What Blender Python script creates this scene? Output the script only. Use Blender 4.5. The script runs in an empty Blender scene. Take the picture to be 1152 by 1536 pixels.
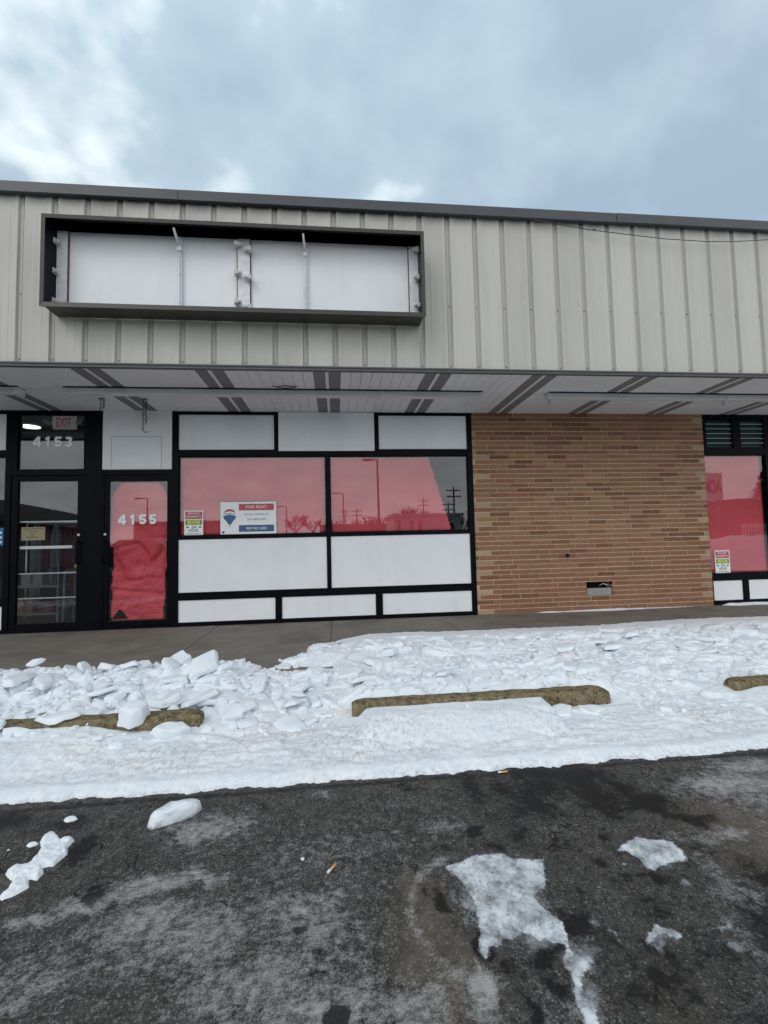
import bpy, bmesh, math, random
import numpy as np
from mathutils import Vector, Matrix, noise
random.seed(7)
C = bpy.context.scene.collection
R = math.radians
# ------------------------------------------------------------------ camera
FPX, YAW, PITCH, ROLL, HC = 687.78, .1033, .0596, -.0226, 1.078
D = 6.284          # storefront plane
F = D - 1.627      # front of the metal fascia
ZS = 2.849         # soffit
G = -.12           # parking lot level, sidewalk is 0
def ray(px, py):
    u, v = px-576, py-768
    cr, sr = math.cos(ROLL), math.sin(ROLL)
    u, v = u*cr+v*sr, -u*sr+v*cr
    x, y, z = u/FPX, 1., -v/FPX
    cp, sp = math.cos(PITCH), math.sin(PITCH)
    y, z = y*cp-z*sp, y*sp+z*cp
    cy, sy = math.cos(YAW), math.sin(YAW)
    return Vector((x*cy+y*sy, -x*sy+y*cy, z))
fw = ray(576, 768); rt = (ray(577, 768)-fw).normalized(); up = (ray(576, 767)-fw).normalized(); fw.normalize()
cam = bpy.data.cameras.new('camera'); co = bpy.data.objects.new('camera', cam); C.objects.link(co)
cam.sensor_fit = 'VERTICAL'; cam.sensor_height = 36; cam.lens = FPX/1536*36; cam.clip_start = .05; cam.clip_end = 3000
m = Matrix((rt, up, -fw)).transposed().to_4x4(); m.translation = (0, 0, HC); co.matrix_world = m
bpy.context.scene.camera = co

# ------------------------------------------------------------------ materials
def mat(name):
    m = bpy.data.materials.new(name); m.use_nodes = True
    nt = m.node_tree; b = nt.nodes['Principled BSDF']
    return m, nt, b
def nd(nt, t, **k):
    n = nt.nodes.new(t)
    for a, v in k.items():
        if a in n.inputs.keys() if hasattr(n.inputs, 'keys') else False: n.inputs[a].default_value = v
        else: setattr(n, a, v)
    return n
def noise_n(nt, scale, detail=4, rough=.55, vec=None, stretch=None):
    n = nt.nodes.new('ShaderNodeTexNoise'); n.inputs['Scale'].default_value = scale
    n.inputs['Detail'].default_value = detail; n.inputs['Roughness'].default_value = rough
    if vec is None:
        g = nt.nodes.new('ShaderNodeTexCoord'); vec = g.outputs['Object']
    if stretch:
        mp = nt.nodes.new('ShaderNodeMapping'); mp.inputs['Scale'].default_value = stretch
        nt.links.new(vec, mp.inputs['Vector']); vec = mp.outputs['Vector']
    nt.links.new(vec, n.inputs['Vector']); return n.outputs['Fac']
def ramp(nt, fac, a, b, ca=(0, 0, 0), cb=(1, 1, 1)):
    r = nt.nodes.new('ShaderNodeValToRGB'); e = r.color_ramp.elements
    e[0].position, e[1].position = a, b; e[0].color = (*ca, 1); e[1].color = (*cb, 1)
    nt.links.new(fac, r.inputs['Fac']); return r.outputs['Color']
def math_n(nt, op, a, b=None, clamp=False):
    n = nt.nodes.new('ShaderNodeMath'); n.operation = op; n.use_clamp = clamp
    for i, v in enumerate((a, b)):
        if v is None: continue
        if isinstance(v, (int, float)): n.inputs[i].default_value = v
        else: nt.links.new(v, n.inputs[i])
    return n.outputs[0]
def mix(nt, fac, a, b, mode='MIX'):
    n = nt.nodes.new('ShaderNodeMix'); n.data_type = 'RGBA'; n.blend_type = mode
    if isinstance(fac, (int, float)): n.inputs[0].default_value = fac
    else: nt.links.new(fac, n.inputs[0])
    for i, v in ((6, a), (7, b)):
        if isinstance(v, tuple): n.inputs[i].default_value = (*v, 1) if len(v) == 3 else v
        else: nt.links.new(v, n.inputs[i])
    return n.outputs[2]
def bump(nt, b, h, s=.3, d=.01):
    n = nt.nodes.new('ShaderNodeBump'); n.inputs['Strength'].default_value = s; n.inputs['Distance'].default_value = d
    nt.links.new(h, n.inputs['Height']); nt.links.new(n.outputs[0], b.inputs['Normal']); return n
def paint(name, col, rough=.5, var=.12, scale=6, metal=0, bumps=.05, stretch=None, spec=.5, streak=None):
    m, nt, b = mat(name)
    f = noise_n(nt, scale, 5, .6, stretch=stretch)
    c = mix(nt, ramp(nt, f, .3, .7), tuple(x*(1-var) for x in col), tuple(min(1, x*(1+var)) for x in col))
    if streak:
        s = noise_n(nt, 9, 4, .6, stretch=(1, 1, .07))
        c = mix(nt, math_n(nt, 'MULTIPLY', ramp(nt, s, .5, .75), streak), c, tuple(x*.55 for x in col))
    nt.links.new(c, b.inputs['Base Color'])
    b.inputs['Roughness'].default_value = rough; b.inputs['Metallic'].default_value = metal
    b.inputs['Specular IOR Level'].default_value = spec
    if bumps: bump(nt, b, noise_n(nt, scale*12, 3), bumps, .004)
    return m
M = {}
M['white_panel'] = paint('white painted panel', (.83, .86, .885), .55, .04, 2.2, bumps=.12, streak=.10)
M['white_wood'] = paint('white painted wood', (.80, .82, .84), .55, .05, 5, bumps=.12)
M['black'] = paint('black frame paint', (.003, .0033, .006), .40, .3, 5, bumps=.05, spec=.09)
M['blackgap'] = paint('dark gap', (.004, .004, .005), .9, .1, 5, bumps=0)
M['bronze'] = paint('dark bronze metal', (.036, .032, .026), .42, .15, 5, spec=.5)
M['flash'] = paint('charcoal roof trim', (.062, .066, .075), .45, .12, 3)
M['trimgrey'] = paint('grey drip edge', (.10, .105, .105), .5, .12, 6)
M['soffit'] = paint('white soffit board', (.75, .76, .76), .5, .05, 1.5, bumps=.03)
M['soffit_vent'] = paint('grey perforated soffit', (.20, .20, .195), .7, .12, 40, bumps=.2)
M['tube_housing'] = paint('white enamel lamp housing', (.66, .66, .64), .4, .06, 8)
M['galv'] = paint('galvanised steel', (.72, .75, .78), .45, .14, 18, metal=0)
M['plastic'] = paint('pale socket plastic', (.55, .55, .53), .45, .05, 10)
M['redwire'] = paint('red brown wire', (.16, .035, .03), .5, .1, 10, bumps=0)
M['aluminium'] = paint('brushed aluminium', (.55, .57, .58), .35, .05, 10, metal=.6)
M['chain'] = paint('black chain', (.015, .015, .015), .5, .2, 10)
M['paper_tan'] = paint('tan paper', (.42, .36, .22), .8, .06, 10)
M['sign_white'] = paint('sign white', (.86, .89, .89), .45, .02, 4, bumps=0)
M['sign_red'] = paint('sign red', (.50, .08, .09), .45, .02, 4, bumps=0)
M['sign_blue'] = paint('sign blue', (.05, .12, .27), .45, .02, 4, bumps=0)
M['sign_ink'] = paint('sign ink', (.03, .04, .05), .5, .02, 4, bumps=0)
M['sign_yellow'] = paint('sign yellow', (.60, .66, .10), .5, .02, 4, bumps=0)
M['sign_green'] = paint('sign green', (.10, .26, .08), .5, .02, 4, bumps=0)
M['edge_grey'] = paint('sign edge', (.16, .2, .25), .5, .02, 4, bumps=0)
M['blue_sticker'] = paint('blue sticker', (.02, .16, .40), .5, .05, 4, bumps=0)
M['room'] = paint('dark room wall', (.06, .063, .066), .8, .1, 2)
M['room_floor'] = paint('dark room floor', (.06, .06, .065), .5, .2, 2)
M['cloth_grey'] = paint('grey cloth', (.13, .145, .16), .9, .2, 8, bumps=.3)
M['cloth_red'] = paint('maroon cloth', (.08, .012, .022), .9, .2, 8, bumps=.3)
M['cloth_blue'] = paint('navy cloth', (.02, .025, .07), .9, .2, 8, bumps=.3)
M['lime'] = paint('lime plastic', (.4, .62, .10), .5, .1, 8)
M['vent_plate'] = paint('grey vent plate', (.30, .30, .275), .7, .2, 25, bumps=.2)
M['cork'] = paint('cigarette filter', (.62, .33, .12), .8, .1, 100, bumps=0)
M['ash'] = paint('cigarette paper', (.75, .73, .70), .8, .05, 100, bumps=0)
M['wood_pole'] = paint('weathered pole wood', (.06, .05, .045), .9, .2, 5)
M['pole_metal'] = paint('dark lamp pole metal', (.05, .05, .055), .5, .1, 5)
M['roof_shingle'] = paint('dark green grey shingle', (.045, .055, .045), .9, .15, 3)
M['wall_grey'] = paint('grey building wall', (.18, .17, .165), .8, .12, 1)
M['wall_light'] = paint('pale building wall', (.75, .74, .72), .8, .06, 1)
M['wall_brick'] = paint('far brick wall', (.15, .085, .06), .85, .1, 1)
M['dark_window'] = paint('dark far window', (.02, .022, .026), .15, .1, 1, bumps=0)
M['bark'] = paint('bare bark', (.055, .045, .04), .95, .2, 8)
M['hedge'] = paint('dark evergreen foliage', (.03, .045, .03), .95, .3, 3)
M['car_paint'] = paint('dark blue car paint', (.02, .03, .05), .25, .05, 2, bumps=0)
M['tyre'] = paint('tyre rubber', (.02, .02, .02), .85, .1, 8)

def glass_mat():
    m, nt, b = mat('window glass'); nt.nodes.remove(b)
    out = nt.nodes['Material Output']
    tr = nt.nodes.new('ShaderNodeBsdfTransparent'); tr.inputs[0].default_value = (.93, .95, .95, 1)
    gl = nt.nodes.new('ShaderNodeBsdfGlossy'); gl.inputs['Roughness'].default_value = .004; gl.inputs[0].default_value = (1, 1, 1, 1)
    lw = nt.nodes.new('ShaderNodeLayerWeight'); lw.inputs['Blend'].default_value = .5
    p = math_n(nt, 'POWER', lw.outputs['Facing'], 5.)
    f = math_n(nt, 'ADD', math_n(nt, 'MULTIPLY', p, .9), .10)
    bp = nt.nodes.new('ShaderNodeBump'); bp.inputs['Strength'].default_value = .02; bp.inputs['Distance'].default_value = .02
    nt.links.new(noise_n(nt, 1.3, 1), bp.inputs['Height']); nt.links.new(bp.outputs[0], gl.inputs['Normal'])
    mx = nt.nodes.new('ShaderNodeMixShader'); nt.links.new(f, mx.inputs[0]); nt.links.new(tr.outputs[0], mx.inputs[1]); nt.links.new(gl.outputs[0], mx.inputs[2])
    nt.links.new(mx.outputs[0], out.inputs['Surface']); return m
M['glass'] = glass_mat()

def emis(name, col, s):
    m, nt, b = mat(name); b.inputs['Base Color'].default_value = (*col, 1)
    b.inputs['Emission Color'].default_value = (*col, 1); b.inputs['Emission Strength'].default_value = s; return m
M['exit_red'] = emis('lit exit letters', (.40, .02, .03), .12)
M['exit_face'] = emis('exit sign face', (.50, .50, .48), .10)
M['lamp_lit'] = emis('lit ceiling lamp', (1, .98, .92), 2.2)

def paper_mat():
    m, nt, b = mat('red masking paper')
    c = mix(nt, ramp(nt, noise_n(nt, 1.6, 5, .6), .3, .7), (.54, .040, .058), (.70, .062, .088))
    fib = noise_n(nt, 60, 3, .6, stretch=(1, 1, .3))
    c = mix(nt, math_n(nt, 'MULTIPLY', ramp(nt, fib, .45, .7), .12), c, (.85, .25, .28))
    nt.links.new(c, b.inputs['Base Color']); b.inputs['Roughness'].default_value = .55
    bump(nt, b, noise_n(nt, 7, 5, .6), .25, .02)
    return m
M['paper'] = paper_mat()

def fascia_mat():
    m, nt, b = mat('beige metal siding')
    tc = nt.nodes.new('ShaderNodeTexCoord')
    at = nt.nodes.new('ShaderNodeVertexColor'); at.layer_name = 'tint'
    f = noise_n(nt, 1.2, 4, .6, stretch=(1, 1, .4))
    c = mix(nt, ramp(nt, f, .3, .7), (.51, .495, .45), (.565, .55, .505))
    s = noise_n(nt, 22, 4, .7, stretch=(1, 1, .03))
    c = mix(nt, math_n(nt, 'MULTIPLY', ramp(nt, s, .52, .75), .13), c, (.34, .32, .28))
    s2 = noise_n(nt, 5, 4, .7, stretch=(1, 1, .12))
    c = mix(nt, math_n(nt, 'MULTIPLY', ramp(nt, s2, .55, .75), .18), c, (.25, .235, .20))
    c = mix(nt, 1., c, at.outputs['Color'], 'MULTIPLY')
    nt.links.new(c, b.inputs['Base Color']); b.inputs['Roughness'].default_value = .5; b.inputs['Specular IOR Level'].default_value = .35
    bump(nt, b, noise_n(nt, 3, 2, .5, stretch=(1, 1, .25)), .15, .01)
    return m
M['fascia'] = fascia_mat()

def brick_mat():
    m, nt, b = mat('roman brick')
    at = nt.nodes.new('ShaderNodeVertexColor'); at.layer_name = 'tint'
    f = noise_n(nt, 55, 5, .7)
    c = mix(nt, math_n(nt, 'MULTIPLY', ramp(nt, f, .35, .7), .45), at.outputs['Color'], (.20, .10, .055))
    g = noise_n(nt, 14, 5, .65)
    c = mix(nt, math_n(nt, 'MULTIPLY', ramp(nt, g, .48, .78), .28), c, (.36, .235, .14))
    nt.links.new(c, b.inputs['Base Color']); b.inputs['Roughness'].default_value = .88; b.inputs['Specular IOR Level'].default_value = .2
    bump(nt, b, noise_n(nt, 160, 4, .7), .5, .003)
    return m
M['brick'] = brick_mat()
M['mortar'] = paint('pale pink mortar', (.52, .37, .27), .95, .14, 14, bumps=.3, spec=.1)

def concrete_mat(name, ca, cb, sc=5, stain=(.07, .062, .052)):
    m, nt, b = mat(name)
    c = mix(nt, ramp(nt, noise_n(nt, sc, 6, .65), .3, .7), ca, cb)
    c = mix(nt, math_n(nt, 'MULTIPLY', ramp(nt, noise_n(nt, 1.3, 4, .6), .48, .68), .5), c, stain)
    c = mix(nt, math_n(nt, 'MULTIPLY', ramp(nt, noise_n(nt, 120, 2, .7), .55, .7), .35), c, tuple(x*.5 for x in ca))
    c = mix(nt, math_n(nt, 'MULTIPLY', ramp(nt, noise_n(nt, 170, 2, .7), .62, .72), .4), c, (.32, .31, .28))
    nt.links.new(c, b.inputs['Base Color']); b.inputs['Roughness'].default_value = .82
    bump(nt, b, noise_n(nt, 110, 4, .7), .3, .003)
    return m
M['concrete'] = concrete_mat('damp sidewalk concrete', (.150, .136, .115), (.215, .197, .170), 4)
def stop_mat():
    m, nt, b = mat('mossy parking stop concrete')
    c = mix(nt, ramp(nt, noise_n(nt, 16, 6, .7), .3, .7), (.115, .088, .040), (.31, .26, .165))
    c = mix(nt, ramp(nt, noise_n(nt, 22, 6, .75), .50, .62), c, (.05, .037, .018))
    c = mix(nt, math_n(nt, 'MULTIPLY', ramp(nt, noise_n(nt, 95, 3, .7), .60, .68), .8), c, (.50, .46, .38))
    nt.links.new(c, b.inputs['Base Color']); b.inputs['Roughness'].default_value = .95; b.inputs['Specular IOR Level'].default_value = .15
    bump(nt, b, noise_n(nt, 75, 5, .8), .9, .008)
    return m
M['stop'] = stop_mat()

def snow_mat(name, dirt=True, tint=None):
    m, nt, b = mat(name)
    c = mix(nt, ramp(nt, noise_n(nt, 3, 5, .6), .35, .7), (.74, .80, .86), (.85, .885, .91))
    if dirt:
        at = nt.nodes.new('ShaderNodeVertexColor'); at.layer_name = 'dirt'
        sp = nt.nodes.new('ShaderNodeSeparateColor'); nt.links.new(at.outputs['Color'], sp.inputs[0])
        g1 = noise_n(nt, 42, 5, .75, stretch=(1, .6, 1)); 
        k = math_n(nt, 'MULTIPLY', ramp(nt, g1, .46, .66), sp.outputs['Red'])
        c = mix(nt, k, c, (.50, .49, .47))
        g2 = noise_n(nt, 75, 3, .6)
        k2 = ramp(nt, math_n(nt, 'ADD', g2, math_n(nt, 'MULTIPLY', sp.outputs['Green'], .05)), .745, .77)
        c = mix(nt, k2, c, (.05, .04, .035))
        g3 = noise_n(nt, 30, 4, .7, stretch=(.6, 1.6, 1))
        k3 = math_n(nt, 'MULTIPLY', ramp(nt, g3, .50, .7), sp.outputs['Blue'])
        c = mix(nt, k3, c, (.75, .42, .40))
    nt.links.new(c, b.inputs['Base Color']); b.inputs['Roughness'].default_value = .6
    b.inputs['Specular IOR Level'].default_value = .3
    b.inputs['Subsurface Weight'].default_value = .0
    h = math_n(nt, 'ADD', math_n(nt, 'MULTIPLY', noise_n(nt, 28, 5, .7), 1.), math_n(nt, 'MULTIPLY', noise_n(nt, 130, 3, .7), .35))
    bump(nt, b, h, .45, .012)
    return m
M['snow'] = snow_mat('packed snow'); M['snow_slab'] = snow_mat('clean broken snow', False)

def asphalt_mat():
    m, nt, b = mat('wet salted asphalt')
    at = nt.nodes.new('ShaderNodeVertexColor'); at.layer_name = 'wear'
    sp = nt.nodes.new('ShaderNodeSeparateColor'); nt.links.new(at.outputs['Color'], sp.inputs[0])
    at2 = nt.nodes.new('ShaderNodeVertexColor'); at2.layer_name = 'frost'
    sp2 = nt.nodes.new('ShaderNodeSeparateColor'); nt.links.new(at2.outputs['Color'], sp2.inputs[0])
    n1 = noise_n(nt, 9, 6, .65); fine = noise_n(nt, 150, 5, .9); mid = noise_n(nt, 38, 5, .75, stretch=(1, .75, 1))
    rot = nt.nodes.new('ShaderNodeMapping'); rot.inputs['Rotation'].default_value = (0, 0, -.6); rot.inputs['Scale'].default_value = (.6, 1.3, 1)
    tc = nt.nodes.new('ShaderNodeTexCoord'); nt.links.new(tc.outputs['Object'], rot.inputs['Vector'])
    stre = noise_n(nt, 34, 5, .8, vec=rot.outputs['Vector'])
    c = mix(nt, ramp(nt, n1, .3, .7), (.058, .056, .052), (.112, .108, .101))
    c = mix(nt, ramp(nt, noise_n(nt, 70, 6, .8), .40, .55), mix(nt, .62, c, (.008, .008, .008)), c)
    vc = nt.nodes.new('ShaderNodeTexVoronoi'); vc.inputs['Scale'].default_value = 105; vc.inputs['Randomness'].default_value = 1; nt.links.new(tc.outputs['Object'], vc.inputs['Vector'])
    sv = nt.nodes.new('ShaderNodeSeparateColor'); nt.links.new(vc.outputs['Color'], sv.inputs[0])
    st = ramp(nt, sv.outputs['Red'], .1, .95, (.35, .35, .35), (1.0, 1.0, 1.0))
    c = mix(nt, .75, c, mix(nt, 1., c, st, 'MULTIPLY'))
    stn = math_n(nt, 'MULTIPLY', math_n(nt, 'GREATER_THAN', sv.outputs['Green'], .86), math_n(nt, 'LESS_THAN', vc.outputs['Distance'], .42))
    c = mix(nt, math_n(nt, 'MULTIPLY', stn, math_n(nt, 'MULTIPLY', fine, .9)), c, (.30, .29, .27))
    fl = ramp(nt, math_n(nt, 'ADD', fine, math_n(nt, 'MULTIPLY', mid, .45)), .74, .86)
    c = mix(nt, math_n(nt, 'MULTIPLY', fl, .7), c, (.28, .275, .265))
    ck = noise_n(nt, 2.6, 3, .55)
    ck = math_n(nt, 'ABSOLUTE', math_n(nt, 'SUBTRACT', ck, .52))
    ckm = math_n(nt, 'MULTIPLY', math_n(nt, 'LESS_THAN', ck, .0035), math_n(nt, 'GREATER_THAN', noise_n(nt, 1.1, 2), .46))
    c = mix(nt, math_n(nt, 'MULTIPLY', ckm, .85), c, (.006, .006, .006))
    # brown
    c = mix(nt, math_n(nt, 'MULTIPLY', sp.outputs['Blue'], math_n(nt, 'ADD', math_n(nt, 'MULTIPLY', mid, .8), .1)), c, (.19, .155, .12))
    # dried salt
    sk = math_n(nt, 'ADD', math_n(nt, 'ADD', math_n(nt, 'MULTIPLY', stre, .45), math_n(nt, 'MULTIPLY', fine, .40)), math_n(nt, 'MULTIPLY', mid, .35))
    sk = math_n(nt, 'ADD', sk, math_n(nt, 'MULTIPLY', sp.outputs['Green'], .24))
    c = mix(nt, math_n(nt, 'MULTIPLY', ramp(nt, sk, .67, .86), .80), c, (.50, .505, .505))
    # black wet spots
    wk = math_n(nt, 'ADD', sp.outputs['Red'], math_n(nt, 'ADD', math_n(nt, 'MULTIPLY', math_n(nt, 'SUBTRACT', mid, .5), 1.3), math_n(nt, 'MULTIPLY', math_n(nt, 'SUBTRACT', n1, .5), 1.1)))
    wet = ramp(nt, wk, .36, .58)
    c = mix(nt, math_n(nt, 'MULTIPLY', wet, .9), c, (.005, .005, .0055))
    # thin translucent ice
    ik = math_n(nt, 'ADD', sp2.outputs['Red'], math_n(nt, 'MULTIPLY', math_n(nt, 'SUBTRACT', math_n(nt, 'ADD', math_n(nt, 'MULTIPLY', mid, .6), math_n(nt, 'MULTIPLY', fine, .4)), .5), 1.3))
    ice = ramp(nt, ik, .36, .66)
    ic = mix(nt, ramp(nt, noise_n(nt, 11, 5, .7), .35, .65), (.13, .14, .15), (.50, .54, .57))
    c = mix(nt, math_n(nt, 'MULTIPLY', ice, .92), c, ic)
    nt.links.new(c, b.inputs['Base Color'])
    rg = nt.nodes.new('ShaderNodeMapRange'); nt.links.new(wet, rg.inputs[0]); rg.inputs[3].default_value = .78; rg.inputs[4].default_value = .50
    nt.links.new(rg.outputs[0], b.inputs['Roughness']); b.inputs['Specular IOR Level'].default_value = .2
    h = math_n(nt, 'ADD', fine, math_n(nt, 'MULTIPLY', mid, .6))
    bump(nt, b, h, .75, .007)
    return m
M['asphalt'] = asphalt_mat()
def ice_mat():
    m, nt, b = mat('frozen slush')
    at = nt.nodes.new('ShaderNodeVertexColor'); at.layer_name = 'dirt'
    sp = nt.nodes.new('ShaderNodeSeparateColor'); nt.links.new(at.outputs['Color'], sp.inputs[0])
    al = math_n(nt, 'ADD', sp.outputs['Red'], math_n(nt, 'MULTIPLY', math_n(nt, 'SUBTRACT', math_n(nt, 'ADD', math_n(nt, 'MULTIPLY', noise_n(nt, 34, 6, .8), .65), math_n(nt, 'MULTIPLY', noise_n(nt, 120, 4, .8), .35)), .5), 1.9))
    nt.links.new(ramp(nt, al, .36, .66), b.inputs['Alpha'])
    c = mix(nt, ramp(nt, noise_n(nt, 13, 6, .7), .36, .60), (.15, .16, .17), (.70, .75, .79))
    c = mix(nt, math_n(nt, 'MULTIPLY', ramp(nt, noise_n(nt, 45, 6, .8), .56, .66), .85), c, (.07, .07, .07))
    nt.links.new(c, b.inputs['Base Color']); b.inputs['Roughness'].default_value = .35
    bump(nt, b, noise_n(nt, 60, 5, .7), .5, .006); return m
M['ice'] = ice_mat()

# ------------------------------------------------------------------ helpers
def tag(o, label=None, cat=None, group=None, kind=None):
    if label: o['label'] = label
    if cat: o['category'] = cat
    if group: o['group'] = group
    if kind: o['kind'] = kind
    return o
def empty(name, loc=(0, 0, 0), rz=0):
    o = bpy.data.objects.new(name, None); C.objects.link(o); o.location = loc; o.rotation_euler = (0, 0, rz); o.empty_display_size = .1
    return o
def link(name, bm, mats, parent=None, smooth=False, bevel=0, world=True):
    me = bpy.data.meshes.new(name); bm.to_mesh(me); bm.free()
    for mm in (mats if isinstance(mats, (list, tuple)) else [mats]): me.materials.append(M[mm] if isinstance(mm, str) else mm)
    o = bpy.data.objects.new(name, me); C.objects.link(o)
    if smooth:
        for p in me.polygons: p.use_smooth = True
    if parent is not None:
        o.parent = parent
        if world:      # geometry given in world coordinates
            o.matrix_parent_inverse = mw(parent).inverted()
    if bevel:
        md = o.modifiers.new('bevel', 'BEVEL'); md.width = bevel; md.segments = 2; md.limit_method = 'ANGLE'
    return o
def mw(o):
    m = Matrix.LocRotScale(o.location, o.rotation_euler, o.scale)
    if o.parent: m = mw(o.parent) @ o.matrix_parent_inverse @ m
    return m
def bx(bm, x0, x1, y0, y1, z0, z1, mi=0, rot=None, piv=None):
    v = [bm.verts.new((x, y, z)) for z in (z0, z1) for y in (y0, y1) for x in (x0, x1)]
    fs = [(0, 2, 3, 1), (4, 5, 7, 6), (0, 1, 5, 4), (2, 6, 7, 3), (0, 4, 6, 2), (1, 3, 7, 5)]
    out = []
    for f in fs:
        q = bm.faces.new([v[i] for i in f]); q.material_index = mi; out.append(q)
    if rot is not None:
        bmesh.ops.rotate(bm, verts=v, cent=piv or Vector(((x0+x1)/2, (y0+y1)/2, (z0+z1)/2)), matrix=rot)
    return out
def box(name, x0, x1, y0, y1, z0, z1, m, parent=None, bevel=.002):
    bm = bmesh.new(); bx(bm, x0, x1, y0, y1, z0, z1); return link(name, bm, m, parent, bevel=bevel)
def tube(bm, pts, r, n=8, mi=0, taper=None):
    rings = []
    pts = [Vector(p) for p in pts]
    for i, p in enumerate(pts):
        d = (pts[min(i+1, len(pts)-1)]-pts[max(i-1, 0)]).normalized()
        a = d.orthogonal().normalized() if i == 0 else (last - d*last.dot(d)).normalized()
        last = a; b = d.cross(a)
        rr = r if taper is None else r*(1+(taper-1)*i/(len(pts)-1))
        rings.append([bm.verts.new(p+(a*math.cos(t)+b*math.sin(t))*rr) for t in [2*math.pi*k/n for k in range(n)]])
    for r0, r1 in zip(rings, rings[1:]):
        for k in range(n):
            f = bm.faces.new((r0[k], r0[(k+1) % n], r1[(k+1) % n], r1[k])); f.material_index = mi; f.smooth = True
    for q, fl in ((rings[0], True), (rings[-1], False)):
        f = bm.faces.new(list(reversed(q)) if fl else q); f.material_index = mi
def prism(bm, poly, y0, y1, mi=0):      # polygon in x,z extruded along y (y0 is the front)
    a = [bm.verts.new((x, y0, z)) for x, z in poly]; b = [bm.verts.new((x, y1, z)) for x, z in poly]
    n = len(poly); fs = [bm.faces.new(a), bm.faces.new(list(reversed(b)))]
    for i in range(n): fs.append(bm.faces.new((a[i], b[i], b[(i+1) % n], a[(i+1) % n])))
    for f in fs: f.material_index = mi
    bmesh.ops.recalc_face_normals(bm, faces=fs)
def text_obj(name, s, cx, cz, y, h, m, parent, bold=.0, w=None, ext=.0012, spacing=1., skew=0):
    cu = bpy.data.curves.new(name, 'FONT'); cu.body = s; cu.size = 1; cu.align_x = 'CENTER'; cu.align_y = 'CENTER'
    cu.offset = bold; cu.space_character = spacing; cu.resolution_u = 3; cu.shear = skew
    t = bpy.data.objects.new('tmp', cu); C.objects.link(t)
    bpy.context.view_layer.update()
    me = bpy.data.meshes.new_from_object(t.evaluated_get(bpy.context.evaluated_depsgraph_get()))
    bpy.data.objects.remove(t); bpy.data.curves.remove(cu)
    xs = [v.co.x for v in me.vertices]; ys = [v.co.y for v in me.vertices]
    mx, my = (min(xs)+max(xs))/2, (min(ys)+max(ys))/2
    sc = h/(max(ys)-min(ys)); sx = sc if w is None else w/(max(xs)-min(xs))
    bm = bmesh.new(); bm.from_mesh(me); bpy.data.meshes.remove(me)
    for v in bm.verts: v.co = ((v.co.x-mx)*sx+cx, y, (v.co.y-my)*sc+cz)
    g = bmesh.ops.extrude_face_region(bm, geom=bm.faces[:])
    for e in g['geom']:
        if isinstance(e, bmesh.types.BMVert): e.co.y -= ext
    bmesh.ops.recalc_face_normals(bm, faces=bm.faces[:])
    return link(name, bm, m, parent)
def digits(name, s, cx, cz, y, h, m, parent, step, sw=.32):
    w_ = step*.82; t = h*sw*.72
    def stroke(pts, off):
        P_ = [Vector((a*w_, b*h)) for a, b in pts]; L = []; Rr = []
        for i, p in enumerate(P_):
            d = (P_[min(i+1, len(P_)-1)]-P_[max(i-1, 0)]).normalized(); n = Vector((-d.y, d.x))*t/2; L.append(p+n); Rr.append(p-n)
        for i in range(len(P_)-1):
            q = [L[i], Rr[i], Rr[i+1], L[i+1]]; prism(bm, [(ox+v.x, cz+v.y) for v in q], y-.0012-off*.00013, y)
    for k, ch in enumerate(s):
        bm = bmesh.new(); ox = cx+(k-(len(s)-1)/2)*step; e = t/h/2
        arc = lambda x0, z0, rx, rz, a0, a1, n=9: [(x0+rx*math.cos(R(a0+(a1-a0)*i/n)), z0+rz*math.sin(R(a0+(a1-a0)*i/n))) for i in range(n+1)]
        if ch == '4': stroke([(.20, -.5), (.20, .5)], 0); stroke([(.14, .44), (-.40, -.16)], 1); stroke([(-.48, -.20), (.48, -.20)], 2)
        if ch == '1': stroke([(.06, -.5), (.06, .5)], 0); stroke([(.08, .40), (-.26, .22)], 1)
        if ch == '5': stroke([(-.26, .5-e), (.38, .5-e)], 0); stroke([(-.24, .45), (-.32, .0)], 1); stroke(arc(-.02, -.17, .32, .33-e, 150, -160), 2)
        if ch == '3': stroke(arc(-.02, .245, .30, .255-e, 160, -85), 0); stroke(arc(-.02, -.22, .34, .28-e, 90, -160), 1)
        link(name, bm, m, parent)
def hsh(ix, iy, s):
    h = (ix.astype(np.int64)*374761393 + iy.astype(np.int64)*668265263 + s*1274126177) & 0xffffffff
    h = ((h ^ (h >> 13))*1103515245) & 0xffffffff
    h = ((h ^ (h >> 15))*2246822519) & 0xffffffff
    return ((h ^ (h >> 16)) & 0xffff)/65535.
def vn(x, y, s=0):
    ix, iy = np.floor(x), np.floor(y); fx, fy = x-ix, y-iy
    fx = fx*fx*(3-2*fx); fy = fy*fy*(3-2*fy)
    a, b, c, d = hsh(ix, iy, s), hsh(ix+1, iy, s), hsh(ix, iy+1, s), hsh(ix+1, iy+1, s)
    return (a*(1-fx)+b*fx)*(1-fy)+(c*(1-fx)+d*fx)*fy
def fbm(x, y, f=1., o=4, s=0, g=.5):
    t, a, n = 0., 1., 0.
    for i in range(o):
        t = t+a*vn(x*f+17.3*i, y*f-9.1*i, s+i); n += a; a *= g; f *= 2.03
    return t/n-.5
def sm(a, b, x):
    t = np.clip((x-a)/(b-a), 0, 1); return t*t*(3-2*t)
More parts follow.
